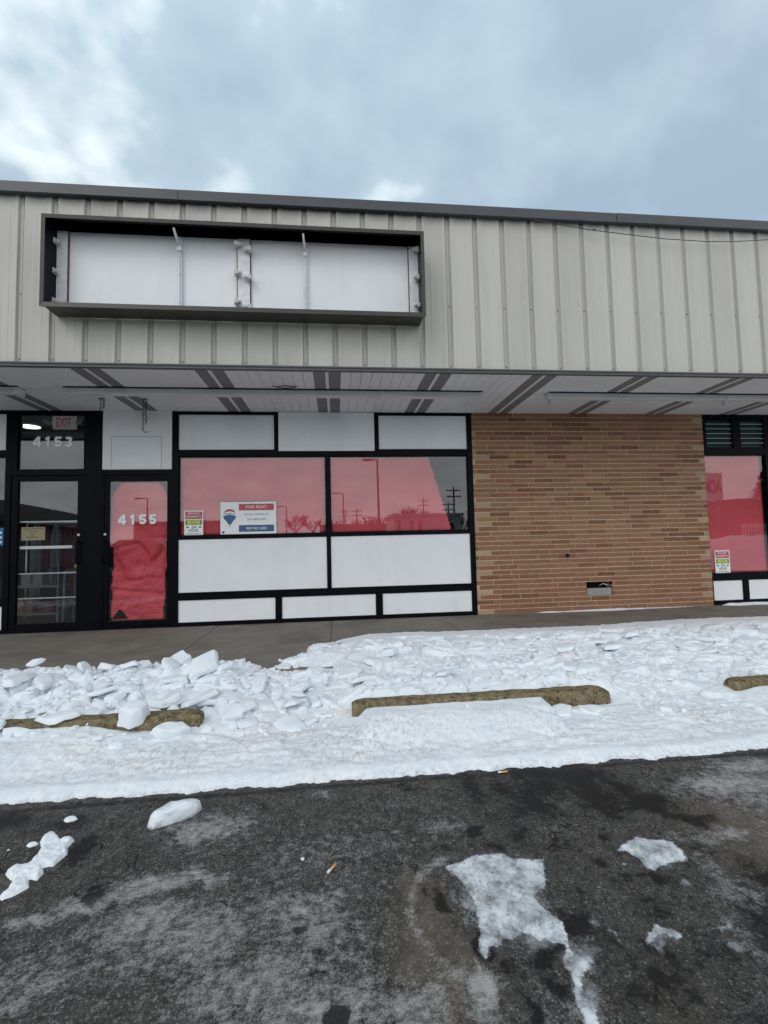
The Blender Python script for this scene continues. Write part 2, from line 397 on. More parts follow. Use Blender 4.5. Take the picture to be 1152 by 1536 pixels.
def grid_mesh(name, xs, ys, Z, mats, keep=None, attrs=None, parent=None):
    nx, ny = len(xs), len(ys)
    X, Y = np.meshgrid(xs, ys)
    co_ = np.stack([X, Y, Z], -1).reshape(-1, 3)
    i = np.arange((ny-1)*(nx-1)); r, c = i//(nx-1), i % (nx-1); a = r*nx+c
    q = np.stack([a, a+1, a+nx+1, a+nx], -1)
    if keep is not None:
        k = keep.reshape(-1); q = q[k[q].any(1)]
        used = np.zeros(len(co_), bool); used[q.reshape(-1)] = True
        idx = np.cumsum(used)-1; q = idx[q]; co_ = co_[used]
    else: used = np.ones(len(co_), bool)
    me = bpy.data.meshes.new(name)
    me.vertices.add(len(co_)); me.vertices.foreach_set('co', co_.reshape(-1).astype(np.float32))
    me.loops.add(len(q)*4); me.loops.foreach_set('vertex_index', q.reshape(-1).astype(np.int32))
    me.polygons.add(len(q)); me.polygons.foreach_set('loop_start', (np.arange(len(q))*4).astype(np.int32))
    me.update(calc_edges=True); me.validate()
    me.polygons.foreach_set('use_smooth', np.ones(len(me.polygons), bool))
    for an, rgb in (attrs or {}).items():
        at = me.color_attributes.new(an, 'FLOAT_COLOR', 'POINT')
        buf = np.concatenate([np.stack(rgb, -1).reshape(-1, 3)[used], np.ones((used.sum(), 1))], 1)
        at.data.foreach_set('color', buf.reshape(-1).astype(np.float32))
    for mm in mats: me.materials.append(M[mm])
    o = bpy.data.objects.new(name, me); C.objects.link(o)
    if parent: o.parent = parent
    return o

# ------------------------------------------------------------------ world and sun
SUN_EL, SUN_AZ = R(40), R(-140)     # azimuth from +Y towards -X
sdir = Vector((math.sin(SUN_AZ)*math.cos(SUN_EL), math.cos(SUN_AZ)*math.cos(SUN_EL), math.sin(SUN_EL)))
w = bpy.data.worlds.new('World'); bpy.context.scene.world = w; w.use_nodes = True; nt = w.node_tree
bg = nt.nodes['Background']; sky = nt.nodes.new('ShaderNodeTexSky'); sky.sky_type = 'NISHITA'; sky.sun_disc = False
sky.sun_elevation = SUN_EL; sky.sun_rotation = SUN_AZ; sky.air_density = 1.2; sky.dust_density = 1.5
tc = nt.nodes.new('ShaderNodeTexCoord'); sx = nt.nodes.new('ShaderNodeSeparateXYZ'); nt.links.new(tc.outputs['Generated'], sx.inputs[0])
zz = math_n(nt, 'ADD', math_n(nt, 'MAXIMUM', sx.outputs[2], 0.), .35)
cx_ = math_n(nt, 'DIVIDE', sx.outputs[0], zz); cy_ = math_n(nt, 'DIVIDE', sx.outputs[1], zz)
cb = nt.nodes.new('ShaderNodeCombineXYZ'); nt.links.new(cx_, cb.inputs[0]); nt.links.new(cy_, cb.inputs[1])
big = noise_n(nt, 1.6, 4, .5, vec=cb.outputs[0]); sml = noise_n(nt, 7., 4, .45, vec=cb.outputs[0])
pos = math_n(nt, 'ADD', math_n(nt, 'MULTIPLY', big, .65), math_n(nt, 'SUBTRACT', math_n(nt, 'MULTIPLY', sml, .72), .13))
west = math_n(nt, 'MULTIPLY', sx.outputs[0], -.30)
cf = math_n(nt, 'ADD', pos, west)
cr = nt.nodes.new('ShaderNodeValToRGB'); e = cr.color_ramp.elements
e[0].position = .38; e[0].color = (3.9, 5.1, 6.35, 1); e[1].position = .80; e[1].color = (10.8, 11.6, 11.8, 1)
k = cr.color_ramp.elements.new(.62); k.color = (5.1, 6.5, 7.5, 1)
nt.links.new(cf, cr.inputs['Fac'])
# cloud deck is brighter overhead than at the horizon
hi = math_n(nt, 'ADD', math_n(nt, 'MULTIPLY', math_n(nt, 'MAXIMUM', sx.outputs[2], 0.), .55), .80)
cl = nt.nodes.new('ShaderNodeVectorMath'); cl.operation = 'SCALE'; nt.links.new(cr.outputs[0], cl.inputs[0]); nt.links.new(hi, cl.inputs[3])
mx = mix(nt, .88, sky.outputs[0], cl.outputs[0])
# brighter, whiter half of the sky, added behind the camera to light the facade
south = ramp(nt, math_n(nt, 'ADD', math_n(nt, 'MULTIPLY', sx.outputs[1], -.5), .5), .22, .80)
lowb = math_n(nt, 'SUBTRACT', 1.42, math_n(nt, 'MULTIPLY', math_n(nt, 'MAXIMUM', sx.outputs[2], 0.), .75))  # low southern sky raised further to light under the canopy
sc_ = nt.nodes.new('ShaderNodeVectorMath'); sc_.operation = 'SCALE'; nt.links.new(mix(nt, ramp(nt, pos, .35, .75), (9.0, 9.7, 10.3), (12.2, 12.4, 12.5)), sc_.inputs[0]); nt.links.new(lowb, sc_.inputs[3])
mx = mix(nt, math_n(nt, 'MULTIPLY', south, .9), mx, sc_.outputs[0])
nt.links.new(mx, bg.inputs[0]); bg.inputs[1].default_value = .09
sl = bpy.data.lights.new('sun', 'SUN'); sl.energy = .55; sl.angle = R(25); sl.color = (1, .96, .92)
so = bpy.data.objects.new('sun', sl); C.objects.link(so); so.rotation_euler = (-sdir).to_track_quat('-Z', 'Y').to_euler()
vs = bpy.context.scene.view_settings; vs.view_transform = 'Standard'; vs.look = 'None'; vs.gamma = 1; vs.exposure = .13
bpy.context.scene.cycles.max_bounces = 8; bpy.context.scene.cycles.transparent_max_bounces = 12

# ------------------------------------------------------------------ parking lot
def blobs(X, Y, lst):
    o = np.zeros_like(X)
    X, Y = X+.10*fbm(X, Y, 7, 3, 201)+.05*fbm(X, Y, 26, 3, 202), Y+.09*fbm(X, Y, 7, 3, 203)+.05*fbm(X, Y, 26, 3, 204)
    for x, y, rx, ry, a in lst:
        o = np.maximum(o, a*np.exp(-((X-x)/rx)**2-((Y-y)/ry)**2))
    return o
near_x = np.arange(-2.2, 3.2, .011); near_y = np.arange(.85, 2.62, .011)
xs = np.concatenate([[-300, -120, -40, -15, -7, -4, -3], near_x, [3.5, 4.2, 6, 9, 16, 40, 120, 300]])
ys = np.concatenate([[-300, -120, -50, -20, -8, -3, -1, 0, .5], near_y, [2.8, 3.2, 3.7, 4.15]])
X, Y = np.meshgrid(xs, ys)
dark = blobs(X, Y, [(-.83, 1.75, .05, .05, 1), (.54, 1.89, .05, .05, 1), (.6, 1.81, .06, .04, 1), (1.38, 2.0, .12, .13, 1), (1.46, 1.86, .12, .08, .95), (0, 1.24, .04, .05, 1),
    (.33, 2.24, .04, .04, .8), (-1.44, 2.24, .16, .09, .8), (-1.2, 2.17, .16, .07, .75), (-1.02, 1.98, .07, .15, .8), (-1.25, 1.76, .14, .07, .7), (.30, 1.56, .05, .08, 1.), (.38, 1.40, .035, .1, 1),
    (.43, 1.29, .05, .08, 1), (.53, 1.33, .07, .05, .9), (.55, 1.23, .06, .08, .9), (.96, 1.66, .10, .05, .8), (1.1, 1.57, .2, .05, .8), (.97, 1.45, .22, .10, .65), (.72, 1.43, .10, .1, .7),
    (.77, 2.15, .1, .07, .8), (.95, 2.12, .16, .07, .7), (.84, 1.20, .18, .12, .75), (1.2, 2.15, .2, .05, .55), (.9, 1.95, .25, .09, .6), (.46, 1.16, .03, .08, 1), (-.16, 1.5, .03, .03, .9), (.0, 2.15, .03, .03, .6), (1.25, 1.2, .3, .1, .55), (.45, 1.80, .12, .03, .7), (1.05, 1.82, .12, .04, .7), (-.3, 2.3, .5, .03, .35), (1.35, 1.74, .05, .12, .6)])
dark = np.maximum(dark, .50*sm(.40, .75, X)*(1-sm(1.4, 1.65, X+.3*(Y-1.7)))+1.3*np.maximum(0, fbm(X, Y, 3.2, 4, 13))*sm(.3, .8, X))*(.8+1.0*fbm(X, Y, 7, 4, 3))
dark = np.maximum(dark, .55*np.exp(-((Y-2.33)/.03)**2))
salt = blobs(X, Y, [(-.97, 1.66, .14, .05, 1), (-.84, 1.71, .12, .05, .95), (-.66, 1.76, .16, .05, .9), (-.5, 1.78, .1, .05, .8), (-.62, 1.6, .22, .1, .75), (-.54, 2.06, .18, .12, .75), (-.44, 1.52, .25, .14, .7), (-.28, 1.34, .22, .14, .75),
    (-.03, 1.24, .22, .1, .75), (.2, 1.22, .14, .08, .8), (1.86, 2.08, .3, .14, .95), (2.1, 2.2, .3, .1, .8), (2.0, 1.9, .3, .2, .8), (1.31, 1.48, .07, .2, .75), (1.22, 1.28, .08, .14, .9), (.87, 1.86, .15, .04, .55), (.43, 1.95, .14, .06, .6),
    (-.12, 1.55, .2, .18, .55), (.36, 1.24, .03, .14, .9), (-.9, 1.45, .3, .15, .5), (.0, 1.9, .4, .2, .4), (.58, 1.18, .1, .08, .8), (-.1, 2.28, .06, .06, .7), (1.5, 1.75, .25, .05, .7), (1.7, 1.45, .2, .2, .5)])
salt = np.clip(salt+.55*fbm(X, Y, 3, 3, 11), 0, 1)*(1-.35*sm(.15, .7, X)*(1-sm(1.2, 1.5, X)))
ridge = np.exp(-((np.hypot((X-.42)/.20, (Y-1.52)/.24)-1)/.10)**2)*(X < .40)
salt = np.clip(salt+.55*ridge, 0, 1)
brown = np.clip(blobs(X, Y, [(1.62, 1.82, .2, .16, 1), (1.59, 1.66, .2, .12, .9), (.25, 1.42, .08, .2, 1.), (.27, 1.6, .07, .1, 1.), (.30, 1.24, .09, .12, 1.), (.33, 1.34, .05, .1, 1), (.85, 1.17, .1, .1, .4), (1.9, 1.6, .3, .2, .7)])+.35*fbm(X, Y, 2, 3, 31), 0, 1)
frost = blobs(X, Y, [(.36, 1.59, .04, .06, .50), (.37, 1.50, .035, .05, .50), (.45, 1.55, .09, .2, .60), (.58, 1.70, .17, .09, .62), (.62, 1.58, .12, .12, .6), (.58, 1.42, .12, .08, .60), (.65, 1.32, .07, .06, .60), (.61, 1.2, .05, .1, .62), (.766, 1.418, .022, .03, .72),
    (1.141, 1.312, .035, .022, .72), (1.15, 1.38, .05, .012, .68), (.80, 1.38, .015, .012, .7), (.866, 1.56, .02, .01, .66), (.785, 1.496, .015, .01, .66), (.707, 1.365, .02, .015, .66), (1.158, 1.554, .03, .025, .68), (-1.3, 1.68, .06, .03, .6), (.95, 1.34, .09, .05, .55), (1.17, 1.68, .14, .09, .56), (.9, 1.30, .03, .02, .6)])
tilt = .0*X
Z = G+.004*fbm(X, Y, 2.5, 3, 5)*((X > -3) & (X < 3.5) & (Y > .5))
lot = grid_mesh('parking_lot', xs, ys, Z, ['asphalt'], attrs={'wear': [dark, salt, brown], 'frost': [frost, frost, frost]})
tag(lot, 'dark wet asphalt parking lot streaked with salt', None, None, 'structure')

# ice patches: thin raised sheets with ragged edges
def in_poly(X, Y, poly):
    ins = np.zeros(X.shape, bool); n = len(poly); dist = np.full(X.shape, 9.)
    for i in range(n):
        x0, y0 = poly[i]; x1, y1 = poly[(i+1) % n]
        c = ((y0 > Y) != (y1 > Y)) & (X < (x1-x0)*(Y-y0)/((y1-y0) or 1e-9)+x0); ins ^= c
        dx, dy = x1-x0, y1-y0; t = np.clip(((X-x0)*dx+(Y-y0)*dy)/(dx*dx+dy*dy), 0, 1)
        dist = np.minimum(dist, np.hypot(X-x0-t*dx, Y-y0-t*dy))
    return np.where(ins, dist, -dist)
def patch(label, poly, h, m, edge=.03, res=.0035, holes=.0, lump=0., w=.008):
    px = [p[0] for p in poly]; py = [p[1] for p in poly]
    xs = np.arange(min(px)-.06, max(px)+.06, res); ys = np.arange(min(py)-.06, max(py)+.06, res); X, Y = np.meshgrid(xs, ys)
    d = in_poly(X, Y, poly)+edge*1.6*fbm(X, Y, 22, 6, 8, .72)
    if holes: d = np.minimum(d, .03*(.5-holes-fbm(X, Y, 30, 4, 12, .6)*2))
    t = sm(0, w, d)
    Z = G-.006+(h+.006)*t+lump*t*np.abs(fbm(X, Y, 18, 3, 4))+.0012*fbm(X, Y, 120, 2, 9)
    c = np.mean(px), np.mean(py)
    o = grid_mesh('ice_patch', xs-c[0], ys-c[1], Z-G, [m], keep=(d > -.004), attrs={'dirt': [(sm(-.004, .035, d) if m == 'ice' else X*0+.1), X*0, X*0]})
    o.location = (c[0], c[1], G); tag(o, label, 'ice patch', 'frozen leftovers on the asphalt', 'thing'); return o
patch('largest ragged sheet of grey ice running toward the bottom of the asphalt', [(0.342, 1.729), (0.405, 1.739), (0.477, 1.774), (0.607, 1.769), (0.647, 1.744), (0.665, 1.739), (0.701, 1.717), (0.77, 1.733), (0.742, 1.664), (0.697, 1.562), (0.649, 1.528), (0.668, 1.47), (0.693, 1.432), (0.682, 1.384), (0.665, 1.34), (0.719, 1.326), (0.708, 1.284), (0.646, 1.246), (0.641, 1.203), (0.644, 1.168), (0.619, 1.098), (0.561, 1.105), (0.571, 1.166), (0.583, 1.223), (0.602, 1.271), (0.597, 1.313), (0.63, 1.352), (0.598, 1.356), (0.565, 1.36), (0.538, 1.395), (0.503, 1.376), (0.48, 1.377), (0.432, 1.36), (0.41, 1.325), (0.38, 1.31), (0.38, 1.39), (0.40, 1.45), (0.41, 1.545), (0.40, 1.628), (0.37, 1.686)], .003, 'ice', .016)
patch('flat lace edged ice patch right of the largest ice sheet', [(1.007, 1.713), (1.076, 1.756), (1.158, 1.793), (1.197, 1.767), (1.257, 1.758), (1.286, 1.734), (1.286, 1.687), (1.277, 1.627), (1.24, 1.608), (1.188, 1.609), (1.144, 1.598), (1.094, 1.577), (1.066, 1.609), (1.072, 1.655), (1.053, 1.694), (1.012, 1.7)], .003, 'ice', .014)
patch('small torn ice patch near the bottom right of the asphalt', [(0.865, 1.345), (0.917, 1.378), (0.949, 1.407), (0.969, 1.387), (0.99, 1.376), (1.026, 1.347), (0.999, 1.319), (0.964, 1.324), (0.946, 1.338), (0.913, 1.323), (0.918, 1.311), (0.881, 1.308), (0.861, 1.318)], .003, 'ice', .013)
patch('lumpy white snow remnant near the left edge of the asphalt', [(-1.077, 2.067), (-1.104, 2.093), (-1.139, 2.083), (-1.172, 2.117), (-1.211, 2.13), (-1.221, 2.109), (-1.226, 2.073), (-1.198, 2.034), (-1.186, 1.985), (-1.187, 1.947), (-1.218, 1.932), (-1.245, 1.9), (-1.219, 1.873), (-1.181, 1.851), (-1.174, 1.806), (-1.184, 1.776), (-1.156, 1.757), (-1.123, 1.773), (-1.09, 1.816), (-1.121, 1.854), (-1.088, 1.838), (-1.089, 1.884), (-1.108, 1.911), (-1.077, 1.913), (-1.07, 1.943), (-1.057, 1.981), (-1.081, 2.025)], .012, 'snow', .008, lump=.04, w=.016)
for lx, ly, lr, lab in ((-1.241, 2.061, .020, 'small round snow lump beside the left snow remnant'), (-1.317, 2.041, .009, 'tiny white snow dot at the left picture edge'), (-1.184, 2.223, .026, 'small snow lump between the left remnant and the bank'), (1.012, 1.647, .020, 'small ice fleck under the left tip of the lace edged ice patch'), (1.008, 1.578, .014, 'ice fleck just below the lace edged ice patch')):
    patch(lab, [(lx+lr*(1+.3*math.sin(a*2+lx*9))*math.cos(a)*1.1, ly+lr*math.sin(a)) for a in [k*.7 for k in range(9)]], .010 if lx < 0 else .003, 'snow' if lx < 0 else 'ice', .004, w=.012)

# ------------------------------------------------------------------ sidewalk
swx = [-12.+1.48*0]; jn = [-.085+1.48*k for k in range(-9, 10)]
bm = bmesh.new()
for a, b in zip(jn, jn[1:]): bx(bm, a+.004, b-.004, 4.16, 6.40, -.16, 0+random.uniform(-.0015, .0015))
bx(bm, jn[0], jn[-1], 4.15, 6.40, -.165, -.012)
o = link('sidewalk', bm, 'concrete', bevel=.004); tag(o, 'damp grey concrete sidewalk along the shopfronts', kind='structure')
bm = bmesh.new(); bx(bm, jn[0], jn[-1], 4.02, 4.148, -.30, -.003); o = link('kerb', bm, 'concrete', bevel=.01); tag(o, 'concrete kerb under the snow', kind='structure')

# ------------------------------------------------------------------ snow bank
def stop_rng(x): return 0
RS = np.random.RandomState(5)
def snow_z(X, Y, fine=True):
    edge = 2.375+.05*fbm(X, X*0, 1.2, 3, 21)+.055*fbm(X, Y*0, 9, 4, 22)+.035*fbm(X, Y, 30, 3, 23)
    t = np.clip((Y-edge)/.07, -1, 1)
    z = G+np.where(t > 0, .036*np.sqrt(np.maximum(t, 0)), .3*t)+.020*sm(.1, .5, Y-edge)
    # general rise towards the kerb
    z = z+.055*sm(2.95, 3.45, Y)+.045*sm(3.4, 4.1, Y)
    path = np.exp(-((X+.35)/.38)**2)*sm(2.6, 3.2, Y)
    z = z-.035*path*(1-sm(3.9, 4.4, Y))
    # bank ploughed against the stops
    r2 = sm(.10, .18, X)*(1-sm(1.34, 1.38, X)); z = z+r2*.062*sm(2.58, 2.92, Y)*(1-sm(3.02, 3.06, Y))
    z = z-.02*sm(1.34, 1.37, X)*(1-sm(1.85, 2.1, X))*sm(2.95, 3.03, Y)*(1-sm(3.1, 3.2, Y))
    r3 = sm(2.7, 2.95, X); z = z+r3*.05*sm(2.6, 2.95, Y)*(1-sm(3.0, 3.08, Y))
    r2b = sm(.0, .2, X)*(1-sm(1.9, 2.1, X)); z = z+r2b*.04*sm(3.15, 3.28, Y)*(1-sm(3.5, 4.0, Y))
    z = z+(1-sm(-1.55, -1.25, X))*.05*sm(2.55, 2.98, Y)*(1-sm(3.03, 3.07, Y))
    # heap at the left
    L = 1-sm(-.98, -.62, X)
    z = z+L*.075*np.exp(-((Y-3.82)/.30)**2)*(1+.5*fbm(X, Y, 2.2, 3, 41))
    z = z+.03*np.exp(-((X+.7)/.25)**2-((Y-3.6)/.3)**2)
    # back edge
    S = np.interp(X, [-9, -2.6, -1.5, -.8, -.55, -.36, -.2, .05, .35, .9, 2, 3, 4.2, 5.4, 12], [4.02, 4.14, 4.12, 4.10, 4.12, 4.45, 4.95, 5.15, 5.35, 5.32, 5.28, 5.25, 5.40, 5.34, 5.3])
    rag = .07+.28*np.exp(-((X+.15)/.35)**2)
    S = S+rag*fbm(X, Y, 3.5, 5, 51, .6)+.05*fbm(X, Y, 14, 3, 52)
    q = (S-Y)
    on = sm(4.1, 4.35, Y)
    flat = .004+.030*sm(.0, .5, q)+.010*fbm(X, Y, 5, 4, 61)+.006*np.abs(fbm(X, Y*3, 9, 3, 62))
    flat = np.where(q < .03, flat-.5*(.03-q), flat)
    z = z*(1-on)+(flat+.03*(1-sm(4.3, 4.9, Y)))*on
    z = np.where((q < 0) & (Y < 4.35), np.minimum(z, z+q*1.5), z)
    rub = sm(3.12, 3.3, Y)*(1-sm(4.7, 5.1, Y))*(1+.35*L)
    rub = np.maximum(rub, .55*sm(2.65, 2.9, Y)*np.exp(-((X+.55)/.55)**2)*(1-sm(4., 4.1, Y)))
    rub = np.maximum(rub, .7*sm(2.75, 3.0, Y)*sm(1.9, 2.05, X)*(1-sm(2.7, 2.85, X))*(1-sm(4.1, 4.2, Y)))
    return z, rub, edge, q
xs = np.concatenate([np.arange(-9, -3.3, .05), np.arange(-3.3, 6.3, .0115), np.arange(6.3, 10.5, .05)])
ys = np.arange(2.28, 5.62, .0115); X, Y = np.meshgrid(xs, ys)
z, rub, edge, q = snow_z(X, Y)
# broken crust: cells with their own height and tilt
def cells(X, Y, n, seed, ax=1.0):
    rs = np.random.RandomState(seed); P = np.stack([rs.uniform(-9, 10.5, n), rs.uniform(2.6, 5.2, n)], 1)
    H = rs.uniform(-1, 1, n); T = rs.uniform(-1, 1, (n, 2))
    from mathutils import kdtree
    xf = (X+.07*fbm(X, Y, 6, 2, seed)).ravel(); yf = (Y+.07*fbm(X, Y, 6, 2, seed+1)).ravel()
    i1 = np.zeros(len(xf), np.int32); d1 = np.full(len(xf), 1e9); d2 = np.full(len(xf), 1e9)
    order = np.argsort(P[:, 0]); 
    bins = np.floor((xf+9.2)/.6).astype(int)
    for b in range(bins.min(), bins.max()+1):
        s = np.where(bins == b)[0]
        if not len(s): continue
        x0 = b*.6-9.2; cand = np.where((P[:, 0] > x0-.7) & (P[:, 0] < x0+1.3))[0]
        if len(cand) < 2: continue
        dd = np.hypot(xf[s, None]-P[cand, 0], (yf[s, None]-P[cand, 1])*ax)
        pt = np.argpartition(dd, 1, axis=1)[:, :2]; da = np.take_along_axis(dd, pt, 1); oo = np.argsort(da, 1)
        da = np.take_along_axis(da, oo, 1); pt = np.take_along_axis(pt, oo, 1)
        i1[s] = cand[pt[:, 0]]; d1[s] = da[:, 0]; d2[s] = da[:, 1]
    h = H[i1]+ (T[i1, 0]*(xf-P[i1, 0])+T[i1, 1]*(yf-P[i1, 1]))*6
    return h.reshape(X.shape), (d2-d1).reshape(X.shape)
h1, e1 = cells(X, Y, 1250, 3, 1.25); h2, e2 = cells(X, Y, 5200, 9, 1.2)
bigm = sm(-.1, .1, fbm(X, Y, 1.6, 3, 71))
crack1 = np.exp(-(e1/.018)**2); crack2 = np.exp(-(e2/.010)**2)
z = z+rub*(.023*np.clip(h1, -1.6, 1.6)-.020*crack1+bigm*(.013*np.clip(h2, -1.5, 1.5)-.010*crack2))
fr_ = (1-sm(2.85, 3.1, Y))*sm(.03, .15, Y-edge)*(1-.6*sm(.1, .2, X)*(1-sm(1.3, 1.5, X))*sm(2.6, 2.75, Y))
z = z+fr_*(.020*np.abs(fbm(X, Y, 9, 4, 84, .6))+.020*fbm(X*.6, Y*1.6, 16, 3, 85, .6)-.006)
z = z+.012*fbm(X, Y, 7, 4, 81)*sm(.02, .2, Y-edge)+.004*fbm(X, Y, 40, 3, 82)*sm(0, .1, Y-edge)
# scraped grooves in the front lip
z = z-.008*sm(.55, .9, fbm(X*.8+Y*1.4, Y*.25, 14, 2, 83)+.5)*sm(2.5, 2.7, Y)*(1-sm(2.8, 3.0, Y))
# clear the stops
for a, b in ((-2.9, -.86), (.07, 1.86), (2.82, 3.02), (3.3, 3.5)):
    inside = (X > a-.01) & (X < b+.01) & (Y > 3.035) & (Y < 3.185)
    lim = -.035 if a > 0 else -.02
    z = np.where(inside, np.minimum(z, lim), z)
base = np.where(Y > 4.15, 0., G)
dirt = np.clip((1-sm(2.75, 3.1, Y))*1.1*sm(.02, .15, Y-edge)+.45*np.exp(-((X+.25)/.35)**2)*(1-sm(3.9, 4.1, Y))+.35*sm(3.2, 4, Y)*rub*(fbm(X, Y, 2, 3, 91)+.5)+.4*np.exp(-((X-2.2)/.6)**2-((Y-2.9)/.3)**2)+1.3*np.exp(-((Y-edge)/.035)**2), 0, 1.4)*(.6+1.1*fbm(X, Y, 3, 3, 92))
spk = np.clip((1-sm(2.9, 3.2, Y))*(.5+3*fbm(X, Y, 2.6, 3, 93))+.25, 0, 1.4)
pink = np.clip(blobs(X, Y, [(-.35, 3.0, .25, .2, .7), (-.55, 3.5, .2, .35, .55), (-.1, 3.15, .25, .05, .6), (1.9, 3.8, .3, .25, .55), (1.2, 3.9, .5, .1, .3), (-1.0, 2.6, .25, .06, .2)]), 0, 1)
o = grid_mesh('snow_bank', xs, ys, z, ['snow'], keep=(z > base-.012), attrs={'dirt': [np.clip(dirt, 0, 1), spk, pink]})
tag(o, 'long ploughed bank of broken and trampled snow between the sidewalk and the lot', 'snow', None, 'stuff')
SZ = z; SX = xs; SY = ys
def zat(x, y):
    i = int(np.clip(np.searchsorted(SX, x), 1, len(SX)-1)); j = int(np.clip(np.searchsorted(SY, y), 1, len(SY)-1)); return float(SZ[j, i])

# thin snow lines against the wall
def drift(label, pts, h):
    x0, x1 = pts[0][0], pts[-1][0]; xs = np.arange(x0, x1, .02); yb = 6.275
    ys = np.linspace(0, 1, 10)
    X, T = np.meshgrid(xs, ys); W = np.interp(X, [p[0] for p in pts], [p[1] for p in pts])*(1+.9*fbm(X, X*0, 6, 3, 5))
    Yv = yb-W*T; Z = h*np.sqrt(np.clip(1-T, 0, 1))*np.clip(W/.06, 0, 1)*(1+.6*fbm(X, Yv, 9, 3, 6))-.003
    o = grid_mesh('snow_drift', xs, ys, Z, ['snow_slab'])
    buf = np.stack([X, Yv, Z], -1).reshape(-1); o.data.vertices.foreach_set('co', buf.astype(np.float32)); o.data.update()
    o.data.flip_normals(); tag(o, label, 'snow drift', None, 'thing')
drift('thin line of snow at the foot of the brick wall', [(2.75, .0), (2.95, .05), (3.3, .035), (3.7, .06), (4.3, .05), (4.9, .03), (5.3, .0)], .02)
drift('low snow drift under the right hand shop window', [(5.6, .0), (5.8, .08), (6.2, .12), (7.5, .1), (8, .0)], .03)

# snow slabs
def slab_bm(L, W, T, n=6, rough=.12):
    bm = bmesh.new(); a0 = random.random()*6.28; pts = []
    for k in range(n):
        a = a0+2*math.pi*(k+random.uniform(-.28, .28))/n
        r = random.uniform(.82, 1.12); pts.append((math.cos(a)*L/2*r, math.sin(a)*W/2*r))
    sk = (random.uniform(-.02, .02), random.uniform(-.02, .02))
    ins = random.uniform(.80, .95)
    lo = [bm.verts.new((x, y, -T/2+random.uniform(-.1, .1)*T)) for x, y in pts]
    hi_ = [bm.verts.new((x*ins+sk[0], y*ins+sk[1], T/2+random.uniform(-.22, .22)*T)) for x, y in pts]
    bm.faces.new(list(reversed(lo)))
    bm.faces.new(hi_)
    for i in range(n): bm.faces.new((lo[i], lo[(i+1) % n], hi_[(i+1) % n], hi_[i]))
    bmesh.ops.bevel(bm, geom=bm.edges[:], offset=min(T*.30, .014), segments=3, affect='EDGES', profile=.5)
    bmesh.ops.triangulate(bm, faces=[f for f in bm.faces if len(f.verts) > 4])
    bmesh.ops.subdivide_edges(bm, edges=[e for e in bm.edges if e.calc_length() > .05], cuts=2)
    s = random.random()*100
    for v in bm.verts:
        v.co += Vector(noise.noise_vector(v.co*9+Vector((s, 0, 0))))*.016*min(1, L*4)+Vector(noise.noise_vector(v.co*28+Vector((s, 0, 0))))*.006
    bmesh.ops.recalc_face_normals(bm, faces=bm.faces[:])
    return bm
def slab(label, group, x, y, z, L, W, T, rx, ry, rz, n=6):
    o = link('snow_slab', slab_bm(L, W, T, n), 'snow_slab', smooth=True)
    o.location = (x, y, z); o.rotation_euler = (rx, ry, rz); tag(o, label, 'snow slab', group, 'thing'); return o
GL = 'snow slabs heaped behind the left parking stop'; LL = 'broken slab of clean snow in the heap behind the left parking stop'
rr = random.uniform
def heap(n, x0, x1, y0, y1, lab, grp, Ls, tl, bury=.3, zadd=0):
    for i in range(n):
        x, y = rr(x0, x1), rr(y0, y1); L = rr(*Ls); W = L*rr(.5, .85); T = rr(.025, .05)
        slab(lab, grp, x, y, zat(x, y)+T*.5*(1-bury)+zadd*rr(0, 1), L, W, T, rr(-tl, tl)-.1+.25*(tl > .3), rr(-tl, tl), rr(0, 3.14), random.choice((5, 5, 6, 7)))
heap(11, -2.7, -1.0, 3.74, 4.02, LL, GL, (.16, .28), .36, .45, .01)
heap(27, -2.9, -.85, 3.3, 3.8, LL, GL, (.18, .40), .24, .6, .01)
heap(14, -2.6, -.95, 3.22, 3.42, LL, GL, (.10, .20), .25, .3, 0)
GM = 'snow slabs in the trampled gap between the parking stops'; LM = 'snow slab tumbled in the trampled gap left of the middle parking stop'
heap(24, -.85, -.02, 3.0, 3.95, LM, GM, (.12, .30), .30, .5, .0)
GR = 'flat crust slabs behind the middle parking stop'; LR = 'flat crust slab lying behind the middle parking stop'
heap(34, .0, 2.0, 3.35, 4.5, LR, GR, (.14, .32), .16, .45, 0)
GE = 'crust slabs toward the right end of the bank'; LE = 'crust slab right of the middle parking stop'
heap(30, 2.05, 4.6, 3.2, 4.6, LE, GE, (.14, .32), .16, .45, 0)
slab('rounded snow block crowning the left heap beside the bare sidewalk', None, -1.30, 4.0, zat(-1.3, 4.0)+.05, .24, .16, .10, .35, .1, .2, 7)
slab('pointed snow slab standing upright on top of the left heap', None, -2.02, 3.98, zat(-2.02, 3.98)+.05, .16, .14, .05, 1.1, .2, 1.2, 5)
slab('small thin slab propped at the far left crest of the heap', None, -2.42, 4.02, zat(-2.42, 4.02)+.05, .15, .07, .025, .5, -.3, .5, 5)
slab('large smooth rectangular slab at the right end of the left heap', None, -1.02, 3.72, zat(-1.02, 3.72)+.05, .24, .34, .04, .50, .05, .05, 4)
slab('rounded lump resting on the right end of the left parking stop', None, -1.27, 3.05, G+.16, .20, .16, .10, .3, 0, .2, 6)
slab('flat slab lying over the middle of the left parking stop', None, -1.72, 3.07, G+.155, .34, .12, .025, .15, .05, .05, 6)
slab('flat chip over the left parking stop near the picture edge', None, -2.05, 3.02, G+.145, .18, .14, .03, .35, .1, -.2, 5)
heap(18, -2.9, -1.38, 3.0, 3.2, 'broken snow slab fallen over the top of the left parking stop', 'snow slabs over the left parking stop', (.10, .22), .25, .0, .02)
